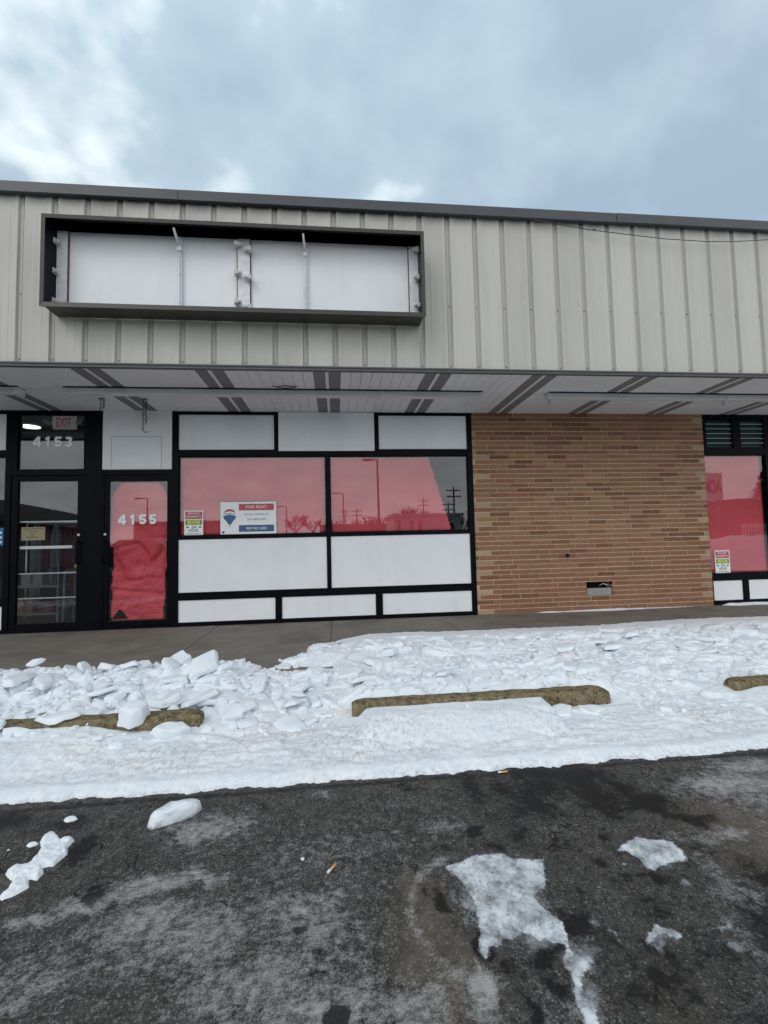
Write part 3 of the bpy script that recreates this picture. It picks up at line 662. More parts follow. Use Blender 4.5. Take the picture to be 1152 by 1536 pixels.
slab('chip leaning on the front of the left parking stop', None, -1.88, 2.98, G+.11, .17, .11, .03, .5, .05, .1, 5)
slab('low snow lump before the end of the left parking stop', None, -1.02, 2.96, G+.08, .24, .12, .07, .2, .1, .3, 6)
slab('left one of two crust pieces before the middle parking stop', None, 1.43, 2.93, G+.062, .22, .19, .030, .16, 0, .15, 5)
slab('right one of two crust pieces before the middle parking stop', None, 1.645, 2.935, G+.058, .22, .17, .030, .16, 0, -.1, 5)
# loose chunk on the asphalt
bm = bmesh.new()
prof = [(-.105, -.055), (-.045, .035), (.055, .075), (.105, .05), (.085, -.005), (-.02, -.05), (-.075, -.085)]
lo = [bm.verts.new((x, y, 0)) for x, y in prof]; hi_ = [bm.verts.new((x*.86+.004, y*.8+.006, .055+.012*math.sin(i*2.1))) for i, (x, y) in enumerate(prof)]
bm.faces.new(list(reversed(lo))); bm.faces.new(hi_)
for i in range(7): bm.faces.new((lo[i], lo[(i+1) % 7], hi_[(i+1) % 7], hi_[i]))
bmesh.ops.bevel(bm, geom=bm.edges[:], offset=.008, segments=3, affect='EDGES')
bmesh.ops.triangulate(bm, faces=[f for f in bm.faces if len(f.verts) > 4]); bmesh.ops.subdivide_edges(bm, edges=[e for e in bm.edges if e.calc_length() > .03], cuts=2)
for v in bm.verts: v.co += Vector(noise.noise_vector(v.co*20))*.004
o = link('snow_chunk', bm, 'snow_slab', smooth=True); o.location = (-.725, 2.17, G-.002); tag(o, 'lone angular snow chunk lying on the asphalt in front of the bank', 'snow chunk', None, 'thing')
# small rubble everywhere in the broken zone, one mass
bm = bmesh.new()
protos = []
for k in range(14):
    b2 = bmesh.new(); n = random.choice((4, 5, 6)); a0 = rr(0, 6)
    pts = [(math.cos(a0+6.283*(i+rr(-.25, .25))/n)*rr(.7, 1.1), math.sin(a0+6.283*(i+rr(-.25, .25))/n)*rr(.6, 1)) for i in range(n)]
    lo = [b2.verts.new((x, y, -.25)) for x, y in pts]; hi_ = [b2.verts.new((x*.8, y*.8, .25+rr(-.1, .1))) for x, y in pts]
    b2.faces.new(list(reversed(lo))); b2.faces.new(hi_)
    for i in range(n): b2.faces.new((lo[i], lo[(i+1) % n], hi_[(i+1) % n], hi_[i]))
    bmesh.ops.bevel(b2, geom=b2.edges[:], offset=.12, segments=1, affect='EDGES')
    me = bpy.data.meshes.new('rubble_seed'); b2.to_mesh(me); b2.free(); protos.append(me)
cnt = 0
while cnt < 2300:
    x, y = rr(-3.1, 5.5), rr(2.75, 4.6)
    if zat(x, y) < (.01 if y > 4.15 else G+.03): continue
    if 2.99 < y < 3.22 and (-1.35 < x < -.8 or .0 < x < 1.95 or 2.65 < x < 4.6): continue
    dn = 1. if x < -.8 and y > 3.2 else (.75 if x < .05 and y > 2.9 else (.45 if y > 3.2 else (.4 if 1.95 < x < 2.7 else .03)))
    if random.random() > dn: continue
    s = .012+.04*random.random()**2.4
    n0 = len(bm.verts); bm.from_mesh(random.choice(protos)); bm.verts.ensure_lookup_table()
    mt = Matrix.Translation((x, y, zat(x, y)+s*.12)) @ Matrix.Rotation(rr(0, 6.28), 4, 'Z') @ Matrix.Rotation(rr(-.5, .5), 4, 'X') @ Matrix.Diagonal((s, s*rr(.6, 1), s*rr(.7, 1.2), 1))
    for v in bm.verts[n0:]: v.co = mt @ v.co
    cnt += 1
for me in protos: bpy.data.meshes.remove(me)
o = link('snow_rubble', bm, 'snow_slab', smooth=False); tag(o, 'small crumbs of broken snow strewn over the bank', 'snow', None, 'stuff')

# ------------------------------------------------------------------ parking stops
def stop(label, x0, x1, y=3.11, rz=0):
    L = x1-x0; n = 60; bm = bmesh.new(); rings = []
    prof = [(-.078, 0), (-.074, .05), (-.066, .110), (-.052, .132), (-.0, .137), (.052, .132), (.066, .110), (.074, .05), (.078, 0)]
    for i in range(n+1):
        x = -L/2+L*i/n; ring = []
        for j, (py, pz) in enumerate(prof):
            e = min(i, n-i); k = 1-.14*(e == 0)-.05*(e == 1)-.01*(e == 2)
            d = noise.noise(Vector((x*14, j*.9, 1.3)))*.003+noise.noise(Vector((x*45, j*1.7, 5.3)))*.003
            # chipped corner at the right end
            chip = 0
            ring.append(bm.verts.new((x*(1 if e else .995), py*k+d*.6, max(0, pz*k+(d if pz else 0)-(chip if pz > .08 else 0)))))
        rings.append(ring)
    for a, b in zip(rings, rings[1:]):
        for j in range(len(prof)-1): bm.faces.new((a[j], b[j], b[j+1], a[j+1]))
        bm.faces.new((a[-1], b[-1], b[0], a[0]))
    bm.faces.new(rings[0]); bm.faces.new(list(reversed(rings[-1])))
    bmesh.ops.recalc_face_normals(bm, faces=bm.faces[:])
    o = link('parking_stop', bm, 'stop'); o.location = ((x0+x1)/2, y, G); o.rotation_euler = (0, 0, rz); tag(o, label, 'parking stop', 'concrete parking stops'); return o
stop('left concrete parking stop half buried under broken snow slabs', -2.88, -.87, 3.10)
stop('middle mossy parking stop, its top bare and a smooth snow bank before it', .075, 1.855, 3.11, -.003)
stop('right parking stop with only one end showing through the snow', 2.80, 4.56, 3.11)

# litter
def butt(label, x, y, rz):
    r = empty('cigarette_butt', (x, y, G+.007), rz); tag(r, label, 'cigarette butt', 'cigarette butts on the asphalt')
    bm = bmesh.new(); tube(bm, [(-.028, 0, 0), (.004, 0, 0)], .0048, 10); f = link('filter', bm, 'cork', r, world=False)
    bm = bmesh.new(); tube(bm, [(.004, 0, 0), (.022, 0, .001)], .0049, 10); link('paper', bm, 'ash', r, world=False)
butt('cigarette butt alone in the middle of the asphalt', -.04, 1.755, .95+3.14)
butt('cigarette butt close to the front edge of the snow bank', .815, 2.33, .05+3.14)
bm = bmesh.new(); bmesh.ops.create_icosphere(bm, subdivisions=2, radius=.008)
for v in bm.verts: v.co *= 1+.3*noise.noise(v.co*200); v.co.z *= .6
o = link('pebble', bm, 'ash', smooth=True); o.location = (-.148, 1.826, G+.004); tag(o, 'small white pebble left of the lone cigarette butt', 'pebble')

# ------------------------------------------------------------------ building
B = empty('shop_building', (1.5, D, 0)); tag(B, 'single storey strip of shops with beige metal fascia, white soffit and brick pier', 'building')
# metal fascia
def fascia():
    x0, x1 = -7.6, 12.2; prof = []
    P = .305; off = -3.031; k0 = math.floor((x0-off)/P)
    x = x0
    pts = []   # (x, depth, tint)
    for k in range(k0, int((x1-off)/P)+1):
        c = off+k*P; tn = 1+.05*math.sin(k*2.3)+.03*math.sin(k*5.1)
        pts += [(c-.034, 0, tn), (c-.030, .004, .86), (c-.022, .022, .80), (c-.016, .023, .86), (c+.006, .023, .90), (c+.008, .019, .78), (c+.010, .023, .90), (c+.020, .023, .85), (c+.027, .004, .95), (c+.033, 0, tn*1.02)]  # groove points carry a darker tint, shade painted into the recess
        w_ = P-.067
        for f, d in ((.12, .006), (.28, .011), (.31, .009), (.5, .013), (.69, .009), (.72, .011), (.88, .006)):
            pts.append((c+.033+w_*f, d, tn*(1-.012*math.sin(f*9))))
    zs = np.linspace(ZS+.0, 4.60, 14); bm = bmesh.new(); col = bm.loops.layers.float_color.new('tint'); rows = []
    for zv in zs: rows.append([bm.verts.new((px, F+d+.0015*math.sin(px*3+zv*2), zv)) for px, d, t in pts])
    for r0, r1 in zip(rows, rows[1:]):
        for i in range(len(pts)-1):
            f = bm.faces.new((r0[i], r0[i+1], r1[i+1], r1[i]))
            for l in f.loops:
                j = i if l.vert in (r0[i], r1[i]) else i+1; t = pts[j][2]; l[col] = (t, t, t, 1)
    # screws
    for k in range(k0, int((x1-off)/P)+1):
        c = off+k*P-.002
        for zc in (ZS+.05, 3.55):
            nf = len(bm.faces); bm.faces.ensure_lookup_table()
            r = bmesh.ops.create_cone(bm, cap_ends=True, segments=6, radius1=.006, radius2=.004, depth=.008, matrix=Matrix.Translation((c, F+.018, zc)) @ Matrix.Rotation(math.pi/2, 4, 'X'))
            for v in r['verts']:
                for f in v.link_faces: f.material_index = 1
                for l in v.link_loops: l[col] = (1, 1, 1, 1)
    return link('metal_fascia', bm, ['fascia', 'chain'], B)
fo = fascia()
box('fascia_backing', -7.6, 12.2, F+.035, F+.12, ZS+.02, 4.58, 'room', B, 0)
bm = bmesh.new()
for a, b, dz in ((-7.6, -4.6, 0), (-4.6, -1.54, .0), (-1.54, 3.16, .0), (3.165, 6.6, .004), (6.6, 12.2, 0)):
    bx(bm, a, b-.003, F-.045, F+.06, 4.545+dz, 4.655+dz)
    bx(bm, a, b-.003, F-.062, F-.0455, 4.535+dz, 4.552+dz)
bx(bm, -7.6, 12.2, F+.06, 13, 4.50, 4.60)
link('roof_trim', bm, 'flash', B, bevel=.004)
bm = bmesh.new(); bx(bm, -7.6, 12.2, F-.018, F+.035, ZS-.028, ZS+.006); bx(bm, -7.6, 12.2, F-.030, F-.019, ZS-.004, ZS+.012)
link('drip_edge', bm, 'trimgrey', B, bevel=.002)
# soffit boards
bands = [-.08+1.2*k for k in range(-6, 10)]
bm = bmesh.new()
def board(x0, x1, y0, y1, mi, z=0): bx(bm, x0, x1, y0, y1, ZS+z, ZS+.02+z, mi)
SY0, SYM, SY1 = F+.036, 5.385, D+.02
for ya, yb in ((SY0, SYM-.003), (SYM+.003, SY1)):
    for a, b in zip(bands, bands[1:]):
        board(a-.145, a-.018, ya, yb, 1, .003); board(a+.018, a+.145, ya, yb, 1, .003); board(a-.017, a+.017, ya, yb, 0, -.001)
        n = 8; w_ = (b-a-.29)/n
        for k in range(n):
            g = .0022 if a > -1.6 else .0005
            board(a+.146+k*w_+g, a+.146+(k+1)*w_-g, ya, yb, 0, random.uniform(0, .0012))
bx(bm, bands[0], 12.2, F+.034, SY1, ZS+.024, ZS+.03, 2)
link('soffit', bm, ['soffit', 'soffit_vent', 'blackgap'], B)
box('soffit_end', -7.6, bands[0]-.146, SY0, SY1, ZS, ZS+.02, 'soffit', B, 0)

# brick pier
def brick_wall():
    x0, x1, H = 1.932, 5.497, ZS+.01; rows = 42; ph = H/rows; pl = .287; g = .0068
    bm = bmesh.new(); col = bm.loops.layers.float_color.new('tint')
    hx0, hx1, hz0, hz1 = 3.54, 3.93, ph*3-.0, ph*6-.006
    for r in range(rows):
        off = (0, .19)[r % 2]+.012*math.sin(r*1.7); x = x0-.05-off
        z0, z1 = r*ph+g, (r+1)*ph-g+.002*math.sin(r*3)
        hgt = r/rows
        while x < x1:
            a, b = max(x, x0), min(x+pl-.009+rr(-.003, .003), x1); x += pl
            if b-a < .03: continue
            segs = [(a, b)]
            if z1 > hz0+.01 and z0 < hz1-.01:
                segs = [s for s in ((a, min(b, hx0)), (max(a, hx1), b)) if s[1]-s[0] > .02]
            for a2, b2 in segs:
                t = min(1, random.random()*(.45+1.3*min(1, hgt*2))); base = Vector((.255, .128, .076)).lerp(Vector((.315, .172, .098)), t)
                if random.random() < (.12+.14*hgt): base = Vector((.205, .098, .060))*rr(.9, 1.1)
                elif random.random() < .25: base = Vector((.29, .135, .088))
                if .35 < hgt < .85 and random.random() < .30: base = Vector((.335, .20, .108))
                if (b2 > x1-.02 or a2 < x0+.01) and random.random() < .4: base = Vector((.48, .37, .24))*rr(.8, 1.05)
                base *= rr(.9, 1.1); dz = rr(-.0025, .0015)
                for f in bx(bm, a2, b2, D+dz, D+.07, z0, z1):
                    for l in f.loops: l[col] = (*base, 1)
    link('brick_pier', bm, 'brick', B, bevel=.0022)
    bm = bmesh.new(); w_ = .0045
    for a, b, c, d in ((x0, hx0, 0, H), (hx1, x1, 0, H), (hx0, hx1, 0, hz0-.001), (hx0, hx1, hz1+.001, H)): bx(bm, a, b, D+w_, D+.19, c, d)
    link('mortar', bm, 'mortar', B)
    # vent opening
    bm = bmesh.new(); bx(bm, hx0+.012, hx1, D+.012, D+.05, hz0+.002, hz0+.105)
    v = link('wall_vent', bm, 'vent_plate', B, bevel=.006)
    bm = bmesh.new(); bx(bm, hx0, hx1, D+.16, D+.18, hz0, hz1); link('vent_cavity', bm, 'blackgap', v)
    bm = bmesh.new()
    tube(bm, [(hx1-.15, D+.09, hz0+.13), (hx1-.10, D+.06, hz0+.165), (hx1-.05, D+.05, hz0+.14), (hx1-.02, D+.05, hz0+.145)], .009, 6)
    link('crumpled_foil', bm, 'aluminium', v)
brick_wall()
# hose spigot stub
r = empty('hose_spigot', (3.254, D, .80)); tag(r, 'stubby metal hose spigot sticking out of the brick pier', 'spigot')
bm = bmesh.new(); tube(bm, [(3.254, D+.01, .80), (3.254, D-.045, .80)], .022, 12); tube(bm, [(3.254, D-.008, .80), (3.254, D-.004, .80)], .034, 14); link('body', bm, 'vent_plate', r)
bm = bmesh.new(); tube(bm, [(3.245, D-.045, .80), (3.245, D-.062, .79)], .028, 10); tube(bm, [(3.215, D-.05, .806), (3.285, D-.05, .803)], .008, 6); link('handle', bm, 'chain', r)

# shopfront framing: verticals stand 3 mm proud of the rails
def framing(name, V, Hz, parent=B, y=D, dep=.10):
    bm = bmesh.new()
    for x0, x1, z0, z1 in V: bx(bm, x0, x1, y-.003, y+dep, z0, z1)
    for x0, x1, z0, z1 in Hz: bx(bm, x0, x1, y, y+dep-.004, z0, z1)
    return link(name, bm, 'black', parent, bevel=.002)
T = ZS+.008
# main window wall
framing('window_wall_frame', [(-2.157, -2.075, 0, T), (1.855, 1.930, 0, T), (-.14, -.082, .44, 2.235), (-.83, -.742, .0, .34), (.512, .608, .0, .34), (-.83, -.766, 2.33, T), (.536, .603, 2.33, T)],
        [(-2.075, 1.855, .003, .055), (-2.075, 1.855, .338, .440), (-2.075, 1.855, 1.132, 1.182), (-2.075, 1.855, 2.238, 2.330), (-2.075, 1.855, 2.806, T)])
def infill(x0, x1, z0, z1, y=None, m='white_panel'):
    return box('infill_panel', x0, x1, (D+.012) if y is None else y, D+.06, z0, z1, m, B, .0015)
for a in ((-2.077, -.828, 2.326, 2.806), (.60, 1.857, 2.334, 2.811), (-2.077, -.138, .438, 1.134), (-.084, 1.857, .438, 1.134), (-2.077, -.828, .05, .340), (-.744, .514, .052, .340), (.606, 1.857, .054, .342)): infill(*a)
infill(-.768, .538, 2.307, 2.842, D-.018)
def wavy_paper(bm, inside, x0, x1, z0, z1, y, amp, freq, res=.03, folds=()):
    nx, nz = int((x1-x0)/res)+1, int((z1-z0)/res)+1; g = {}
    for i in range(nx+1):
        for j in range(nz+1):
            x, z = x0+(x1-x0)*i/nx, z0+(z1-z0)*j/nz
            d = amp*noise.fractal(Vector((x*freq, 3.1, z*freq)), .8, 2., 4)
            for (ax, az, bx_, bz, dep) in folds:
                A = Vector((ax, az)); Bv = Vector((bx_, bz)); P_ = Vector((x, z)); t = max(0, min(1, (P_-A).dot(Bv-A)/(Bv-A).length_squared)); ds = (P_-A-(Bv-A)*t).length
                d -= dep*math.exp(-(ds/.03)**2)
            g[i, j] = (x, z, y-max(-.03, min(.02, d)))
    vs_ = {}
    for i in range(nx):
        for j in range(nz):
            x, z, _ = g[i, j]
            if not inside(x+res/2, z+res/2): continue
            q = []
            for k in ((i, j), (i+1, j), (i+1, j+1), (i, j+1)):
                if k not in vs_: a = g[k]; vs_[k] = bm.verts.new((a[0], a[2], a[1]))
                q.append(vs_[k])
            f = bm.faces.new(q); f.smooth = True
def window(x0, x1, z0, z1, paper=None, amp=.006, freq=1.5, res=.03, folds=(), parent=B, name='window', ylab=None):
    bm = bmesh.new(); t = .012
    for a, b, c, d in ((x0, x0+t, z0, z1), (x1-t, x1, z0, z1), (x0+t, x1-t, z0, z0+t), (x0+t, x1-t, z1-t, z1)): bx(bm, a, b, D+.018, D+.05, c, d)
    wf = link(name, bm, 'black', parent)
    bm = bmesh.new(); v = [bm.verts.new(p) for p in ((x0+t/2, D+.032, z0+t/2), (x1-t/2, D+.032, z0+t/2), (x1-t/2, D+.032, z1-t/2), (x0+t/2, D+.032, z1-t/2))]; bm.faces.new(v)
    link('pane', bm, 'glass', wf)
    if paper:
        bm = bmesh.new(); wavy_paper(bm, paper, x0+t, x1-t, z0+t, z1-t, D+.062, amp, freq, res, folds)
        p = link('red_paper', bm, 'paper', wf); sd = p.modifiers.new('thickness', 'SOLIDIFY'); sd.thickness = .0006
    return wf
corner = lambda x, z: not (x < -2.077+.10*max(0, 1-(2.235-z)/.5)+.012*noise.noise(Vector((z*7, 0, 0))) )
window(-2.077, -.138, 1.180, 2.240, lambda x, z: True, .018, 1.6, folds=((-1.5, 2.2, -.9, 1.75, .008), (-2.05, 2.1, -1.75, 1.6, .01)))
window(-.084, 1.857, 1.180, 2.240, lambda x, z: x < 1.30+(2.235-z)*.30+0., .010, 1.2, res=.02)

# doors and transoms
framing('door_frame', [(-4.206, -4.135, 0, T), (-3.262, -3.028, 0, T), (-4.135, -4.070, 2.07, T)], [(-4.135, -3.262, 2.0, 2.074), (-4.07, -3.262, 2.802, T), (-4.135, -3.262, .0, .03)])
window(-4.072, -3.26, 2.072, 2.804, name='transom_window')
def door(name_lab, x0, x1, z1, gx0, gx1, gz0, gz1, hs):
    bm = bmesh.new(); y = D+.008
    bx(bm, x0, gx0, y, y+.045, .035, z1); bx(bm, gx1, x1, y, y+.045, .035, z1)
    bx(bm, gx0, gx1, y+.003, y+.042, .035, gz0); bx(bm, gx0, gx1, y+.003, y+.042, gz1, z1)
    d = link('door', bm, 'black', B, bevel=.003); d['label'] = name_lab
    bm = bmesh.new(); v = [bm.verts.new(p) for p in ((gx0-.005, D+.032, gz0-.005), (gx1+.005, D+.032, gz0-.005), (gx1+.005, D+.032, gz1+.005), (gx0-.005, D+.032, gz1+.005))]; bm.faces.new(v)
    link('pane', bm, 'glass', d)
    bm = bmesh.new(); hx = (gx1+.025) if hs > 0 else (gx0-.035)
    tube(bm, [(hx, y, 1.225), (hx, y-.012, 1.225)], .016, 14); link('lock', bm, 'aluminium', d)
    hx2 = hx
    bm = bmesh.new(); tube(bm, [(hx2, y, 1.14), (hx2, y-.05, 1.13), (hx2, y-.055, 1.10), (hx2, y-.055, .90), (hx2, y-.05, .87), (hx2, y, .86)], .012, 10); link('handle', bm, 'black', d)
    return d
d1 = door('glass shop door numbered 4153 with a white push bar', -4.13, -3.266, 1.995, -4.055, -3.335, .115, 1.925, 1)
for i, zc in enumerate((1.405, .742, .428)):
    box('guard_bar', -4.05, -3.34, D+.045, D+.055, zc-.008, zc+.008, 'aluminium', d1, 0)
box('push_bar', -4.045, -3.415, D+.05, D+.09, 1.055, 1.093, 'white_wood', d1)
framing('door_frame', [(-3.028, -3.0, .0, 2.06), (-2.19, -2.1575, .0, 2.06)], [(-3.0, -2.19, 2.0, 2.058), (-3.0, -2.19, .0, .03)], y=D+.004)
d2 = door('glass shop door numbered 4155 covered inside with torn red paper', -2.998, -2.192, 1.995, -2.952, -2.222, .103, 1.915, -1)
def dpaper(x, z):
    cx = -2.585
    if z > 1.60:
        k = (z-1.60)/.30; w_ = .37*math.sqrt(max(0, 1-.62*k*k)); return abs(x-cx) < w_ and z < 1.905
    if .12 < z < .24 and x < -2.73 and abs(x+2.82) < .09*(1.25-(z-.10)/.13): return False
    j = .02*noise.noise(Vector((z*6, 1, 0)))
    l = -2.947 if z > 1.05 else -2.915-.012*(1.05-z)+j
    rgt = -2.225 if z > 1.12 else -2.245-.04*abs(.9-z)+j
    return l < x < rgt
bm = bmesh.new()
wavy_paper(bm, dpaper, -2.952, -2.222, .105, 1.913, D+.060, .030, 3.2, .0125, folds=((-2.9, 1.03, -2.6, 1.1, .02), (-2.6, 1.1, -2.5, .95, .03), (-2.5, .95, -2.48, .75, .03), (-2.48, .75, -2.3, .98, .03), (-2.9, .95, -2.75, .6, .02), (-2.75, .6, -2.55, .62, .02), (-2.9, .5, -2.3, .42, .025), (-2.3, 1.05, -2.25, .7, .02)))
p = link('red_paper', bm, 'paper', d2); sd = p.modifiers.new('thickness', 'SOLIDIFY'); sd.thickness = .0006
digits('digit', '4155', -2.60, 1.412, D+.030, .130, 'sign_white', d2, .128)
# white wooden transom above 4155
bm = bmesh.new(); bx(bm, -3.024, -2.160, D-.02, D+.05, 2.068, T-.006)
tp = link('transom_panel', bm, 'white_wood', B, bevel=.003)
bm = bmesh.new(); x0, x1, z0, z1 = -2.915, -2.285, 2.085, 2.505; t = .004
for a in ((x0, x1, z1-t, z1), (x0, x0+t, z0, z1-t), (x1-t, x1, z0, z1-t), (-2.84, -2.70, 2.375, 2.378), (-2.83, -2.55, 2.24, 2.243)): bx(bm, a[0], a[1], D-.0212, D-.019, a[2], a[3])
link('panel_joint', bm, 'edge_grey', tp)
box('patch_board', x0+.006, x1-.006, D-.0235, D-.02, z0, z1-.006, 'white_wood', tp, .001)
box('small_tab', -2.69, -2.50, D-.03, D-.0205, 2.075, 2.108, 'white_wood', tp, .002)
# 4153 number on the transom
B2 = [o for o in B.children if o.name.startswith('transom_window')][0]
digits('digit', '4153', -3.66, 2.445, D+.030, .135, 'sign_white', B2, .128)
# far left bay
framing('window_wall_frame', [(-6.4, -6.32, 0, T)], [(-6.32, -4.206, 0, .05), (-6.32, -4.206, .34, .44), (-6.32, -4.206, 2.245, 2.33), (-6.32, -4.206, 2.80, T)])
infill(-6.32, -4.207, 2.33, 2.80); infill(-6.32, -4.207, .05, .34)
window(-6.32, -4.207, .44, 2.245)
# right bay
framing('window_wall_frame', [(5.498, 5.540, 2.24, T), (5.985, 6.108, 2.33, T), (6.50, 6.62, .36, T), (5.985, 6.083, 0, .36), (7.5, 7.6, 0, .36), (8.4, 8.5, 0, T), (5.498, 5.512, 0, .36)],
        [(5.512, 8.4, .003, .068), (5.498, 8.4, .355, .456), (5.498, 8.4, 2.232, 2.328), (5.54, 8.4, 2.80, T)])
for a in ((5.511, 5.986, .066, .357), (6.082, 7.5, .066, .357), (7.6, 8.4, .066, .357), (6.62, 8.4, 2.326, 2.802)): infill(*a)
window(5.499, 6.502, .455, 2.235, lambda x, z: x < 6.475, .006, 1.2)
window(6.62, 8.4, .455, 2.235, lambda x, z: True, .006, 1.2)
def louvre(x0, x1):
    bm = bmesh.new(); t = .02; z0, z1 = 2.328, 2.80
    for a, b, c, d in ((x0, x0+t, z0, z1), (x1-t, x1, z0, z1), (x0+t, x1-t, z0, z0+t), (x0+t, x1-t, z1-t, z1)): bx(bm, a, b, D+.01, D+.08, c, d)
    wf = link('louvre_window', bm, 'black', B)
    for k in range(6):
        zc = z0+.055+k*.073; bm = bmesh.new()
        bx(bm, x0+t, x1-t, D+.03, D+.034, zc-.038, zc+.038, rot=Matrix.Rotation(-.45, 3, 'X')); link('glass_slat', bm, M['slat'], wf)
        bm = bmesh.new(); bx(bm, x0+t, x1-t, D+.012, D+.018, zc-.045, zc-.040); link('slat_edge', bm, 'galv', wf)
m_, nt_, b_ = mat('green tinted louvre glass'); b_.inputs['Base Color'].default_value = (.02, .05, .045, 1); b_.inputs['Roughness'].default_value = .12; M['slat'] = m_
louvre(5.54, 5.986); louvre(6.107, 6.56)

# body of the building: dark rooms behind the glass
bm = bmesh.new()
bx(bm, -7.6, 12.2, 12.9, 13.1, 0, 4.5); bx(bm, -7.7, -7.5, F+.12, 12.9, 0, 4.5); bx(bm, 12.1, 12.3, F+.12, 12.9, 0, 4.5)
bx(bm, -3.20, -3.10, D+.11, 12.9, 0, 2.95); bx(bm, 5.0, 5.1, D+.2, 12.9, 0, 2.95)
bx(bm, -7.5, 12.1, D+.03, 12.9, 2.96, 3.02); bx(bm, -7.5, 12.1, D+.1, D+.2, 3.02, 4.49)
bx(bm, 8.5, 12.1, D, D+.2, 0, 2.95); bx(bm, -7.5, -6.4, D, D+.2, 0, 2.95)
link('wall', bm, 'room', B)
bm = bmesh.new(); bx(bm, -7.5, 12.1, 6.405, 12.9, -.15, .0); link('floor', bm, 'room_floor', B)

# things inside shop 4153
es = empty('exit_sign', (-3.62, 7.25, 2.86)); tag(es, 'lit EXIT sign with red letters seen through the transom above door 4153', 'exit sign')
ex, ez, ey = -4.02, 2.98-.0, 7.0
# on the line of sight through the transom at (97,634)
exx, exz = (ray(97, 634)*(6.9/ray(97, 634).y)).x, HC+(ray(97, 634)*(6.9/ray(97, 634).y)).z
ex0 = exx; es.location = (ex0, 6.9, exz)
bm = bmesh.new(); bx(bm, ex0-.155, ex0+.155, 6.88, 6.93, exz-.095, exz+.095); link('housing', bm, 'exit_face', es, bevel=.008)
text_obj('lettering', 'EXIT', ex0, exz, 6.879, .125, 'exit_red', es, .012, .20)
for s in (-1, 1):
    bm = bmesh.new(); tube(bm, [(ex0+s*.16, 6.9, exz), (ex0+s*.21, 6.9, exz), (ex0+s*.22, 6.87, exz+.01), (ex0+s*.25, 6.83, exz+.01)], .028, 10); link('emergency_lamp', bm, 'plastic', es)
lp = ray(45, 638); yy = (2.955-HC)/lp.z*lp.y; 
r = empty('ceiling_lamp', (lp.x*(yy/lp.y), yy, 2.95)); tag(r, 'round lit ceiling lamp inside shop 4153', 'ceiling lamp')
bm = bmesh.new(); bmesh.ops.create_cone(bm, cap_ends=True, segments=28, radius1=.16, radius2=.17, depth=.02, matrix=Matrix.Translation((0, 0, -.005))); link('rim', bm, 'plastic', r, world=False)
bm = bmesh.new(); bmesh.ops.create_cone(bm, cap_ends=True, segments=28, radius1=.13, radius2=.14, depth=.02, matrix=Matrix.Translation((0, 0, -.012))); link('diffuser', bm, 'lamp_lit', r, world=False)
# notice on the door glass
r = empty('paper_notice', (-3.877, D+.036, 1.252)); tag(r, 'tan handwritten paper notice taped inside the glass of door 4153', 'notice')
bm = bmesh.new(); bx(bm, -4.02, -3.735, D+.036, D+.037, 1.167, 1.337); link('sheet', bm, 'paper_tan', r)
bm = bmesh.new()
for k, (a, b) in enumerate(((-3.99, -3.76), (-3.93, -3.82), (-3.90, -3.86), (-3.95, -3.83))):
    x = a
    while x < b:
        wd = rr(.012, .03); bx(bm, x, min(b, x+wd), D+.0352, D+.0359, 1.315-k*.036-.006, 1.315-k*.036+.004); x += wd+.008
link('handwriting', bm, 'sign_ink', r)
# blue sticker left pane
r = empty('window_sticker', (-4.30, D+.028, 1.22)); tag(r, 'blue sticker at the edge of the leftmost shop window', 'sticker')
bm = bmesh.new(); bx(bm, -4.37, -4.228, D+.0295, D+.0305, 1.11, 1.335); link('sheet', bm, 'blue_sticker', r)
bm = bmesh.new()
for k in range(3): bx(bm, -4.35, -4.245, D+.0285, D+.0294, 1.14+k*.06, 1.165+k*.06)
link('white_bar', bm, 'sign_white', r)
# garments on a rail
r = empty('garment_rack', (-3.8, 8.0, 0)); tag(r, 'dim rack of hanging clothes behind the glass of door 4153', 'garment rack')
bm = bmesh.new(); 
for sx_ in (-4.75, -3.35): tube(bm, [(sx_, 7.6, 0), (sx_, 7.6, 1.45)], .015, 8)
tube(bm, [(-4.75, 7.6, 1.45), (-3.35, 7.6, 1.45)], .015, 8); link('rail', bm, 'aluminium', r)
xg = -4.68
for k in range(9):
    wd = rr(.1, .2); m2 = random.choice(('cloth_grey', 'cloth_red', 'cloth_blue', 'cloth_blue', 'room'))
    if k == 8: m2 = 'cloth_grey'; wd = .2
    bm = bmesh.new(); zb = rr(.2, .6); rows = []
    for j in range(8):
        z_ = 1.42-(1.42-zb)*j/7; hw = wd/2*(.35+.65*min(1, j/1.5)); rows.append([bm.verts.new((xg+wd/2-hw+2*hw*i/8, 7.6+.05*math.sin(i*1.6+k)+(.0), z_)) for i in range(9)])
    for r0, r1 in zip(rows, rows[1:]):
        for i in range(8): bm.faces.new((r0[i], r1[i], r1[i+1], r0[i+1]))
    g_ = link('garment', bm, m2, r, smooth=True); sd = g_.modifiers.new('t', 'SOLIDIFY'); sd.thickness = .03
    xg += wd-.01
bm = bmesh.new(); bmesh.ops.create_icosphere(bm, subdivisions=3, radius=.06)
for v in bm.verts: v.co += v.co.normalized()*.02*noise.noise(v.co*30); v.co.z *= .7
o = link('glove', bm, 'lime', smooth=True); o.location = (-3.64, 6.95, .80); 
tag(o, 'lime green glove lying on the stool behind door 4153', 'glove')
r = empty('stool', (-3.60, 6.95, 0)); tag(r, 'dim grey cloth covered stool behind door 4153', 'stool')
bm = bmesh.new(); bx(bm, -3.78, -3.42, 6.8, 7.1, .70, .745); link('seat', bm, 'cloth_grey', r, bevel=.01)
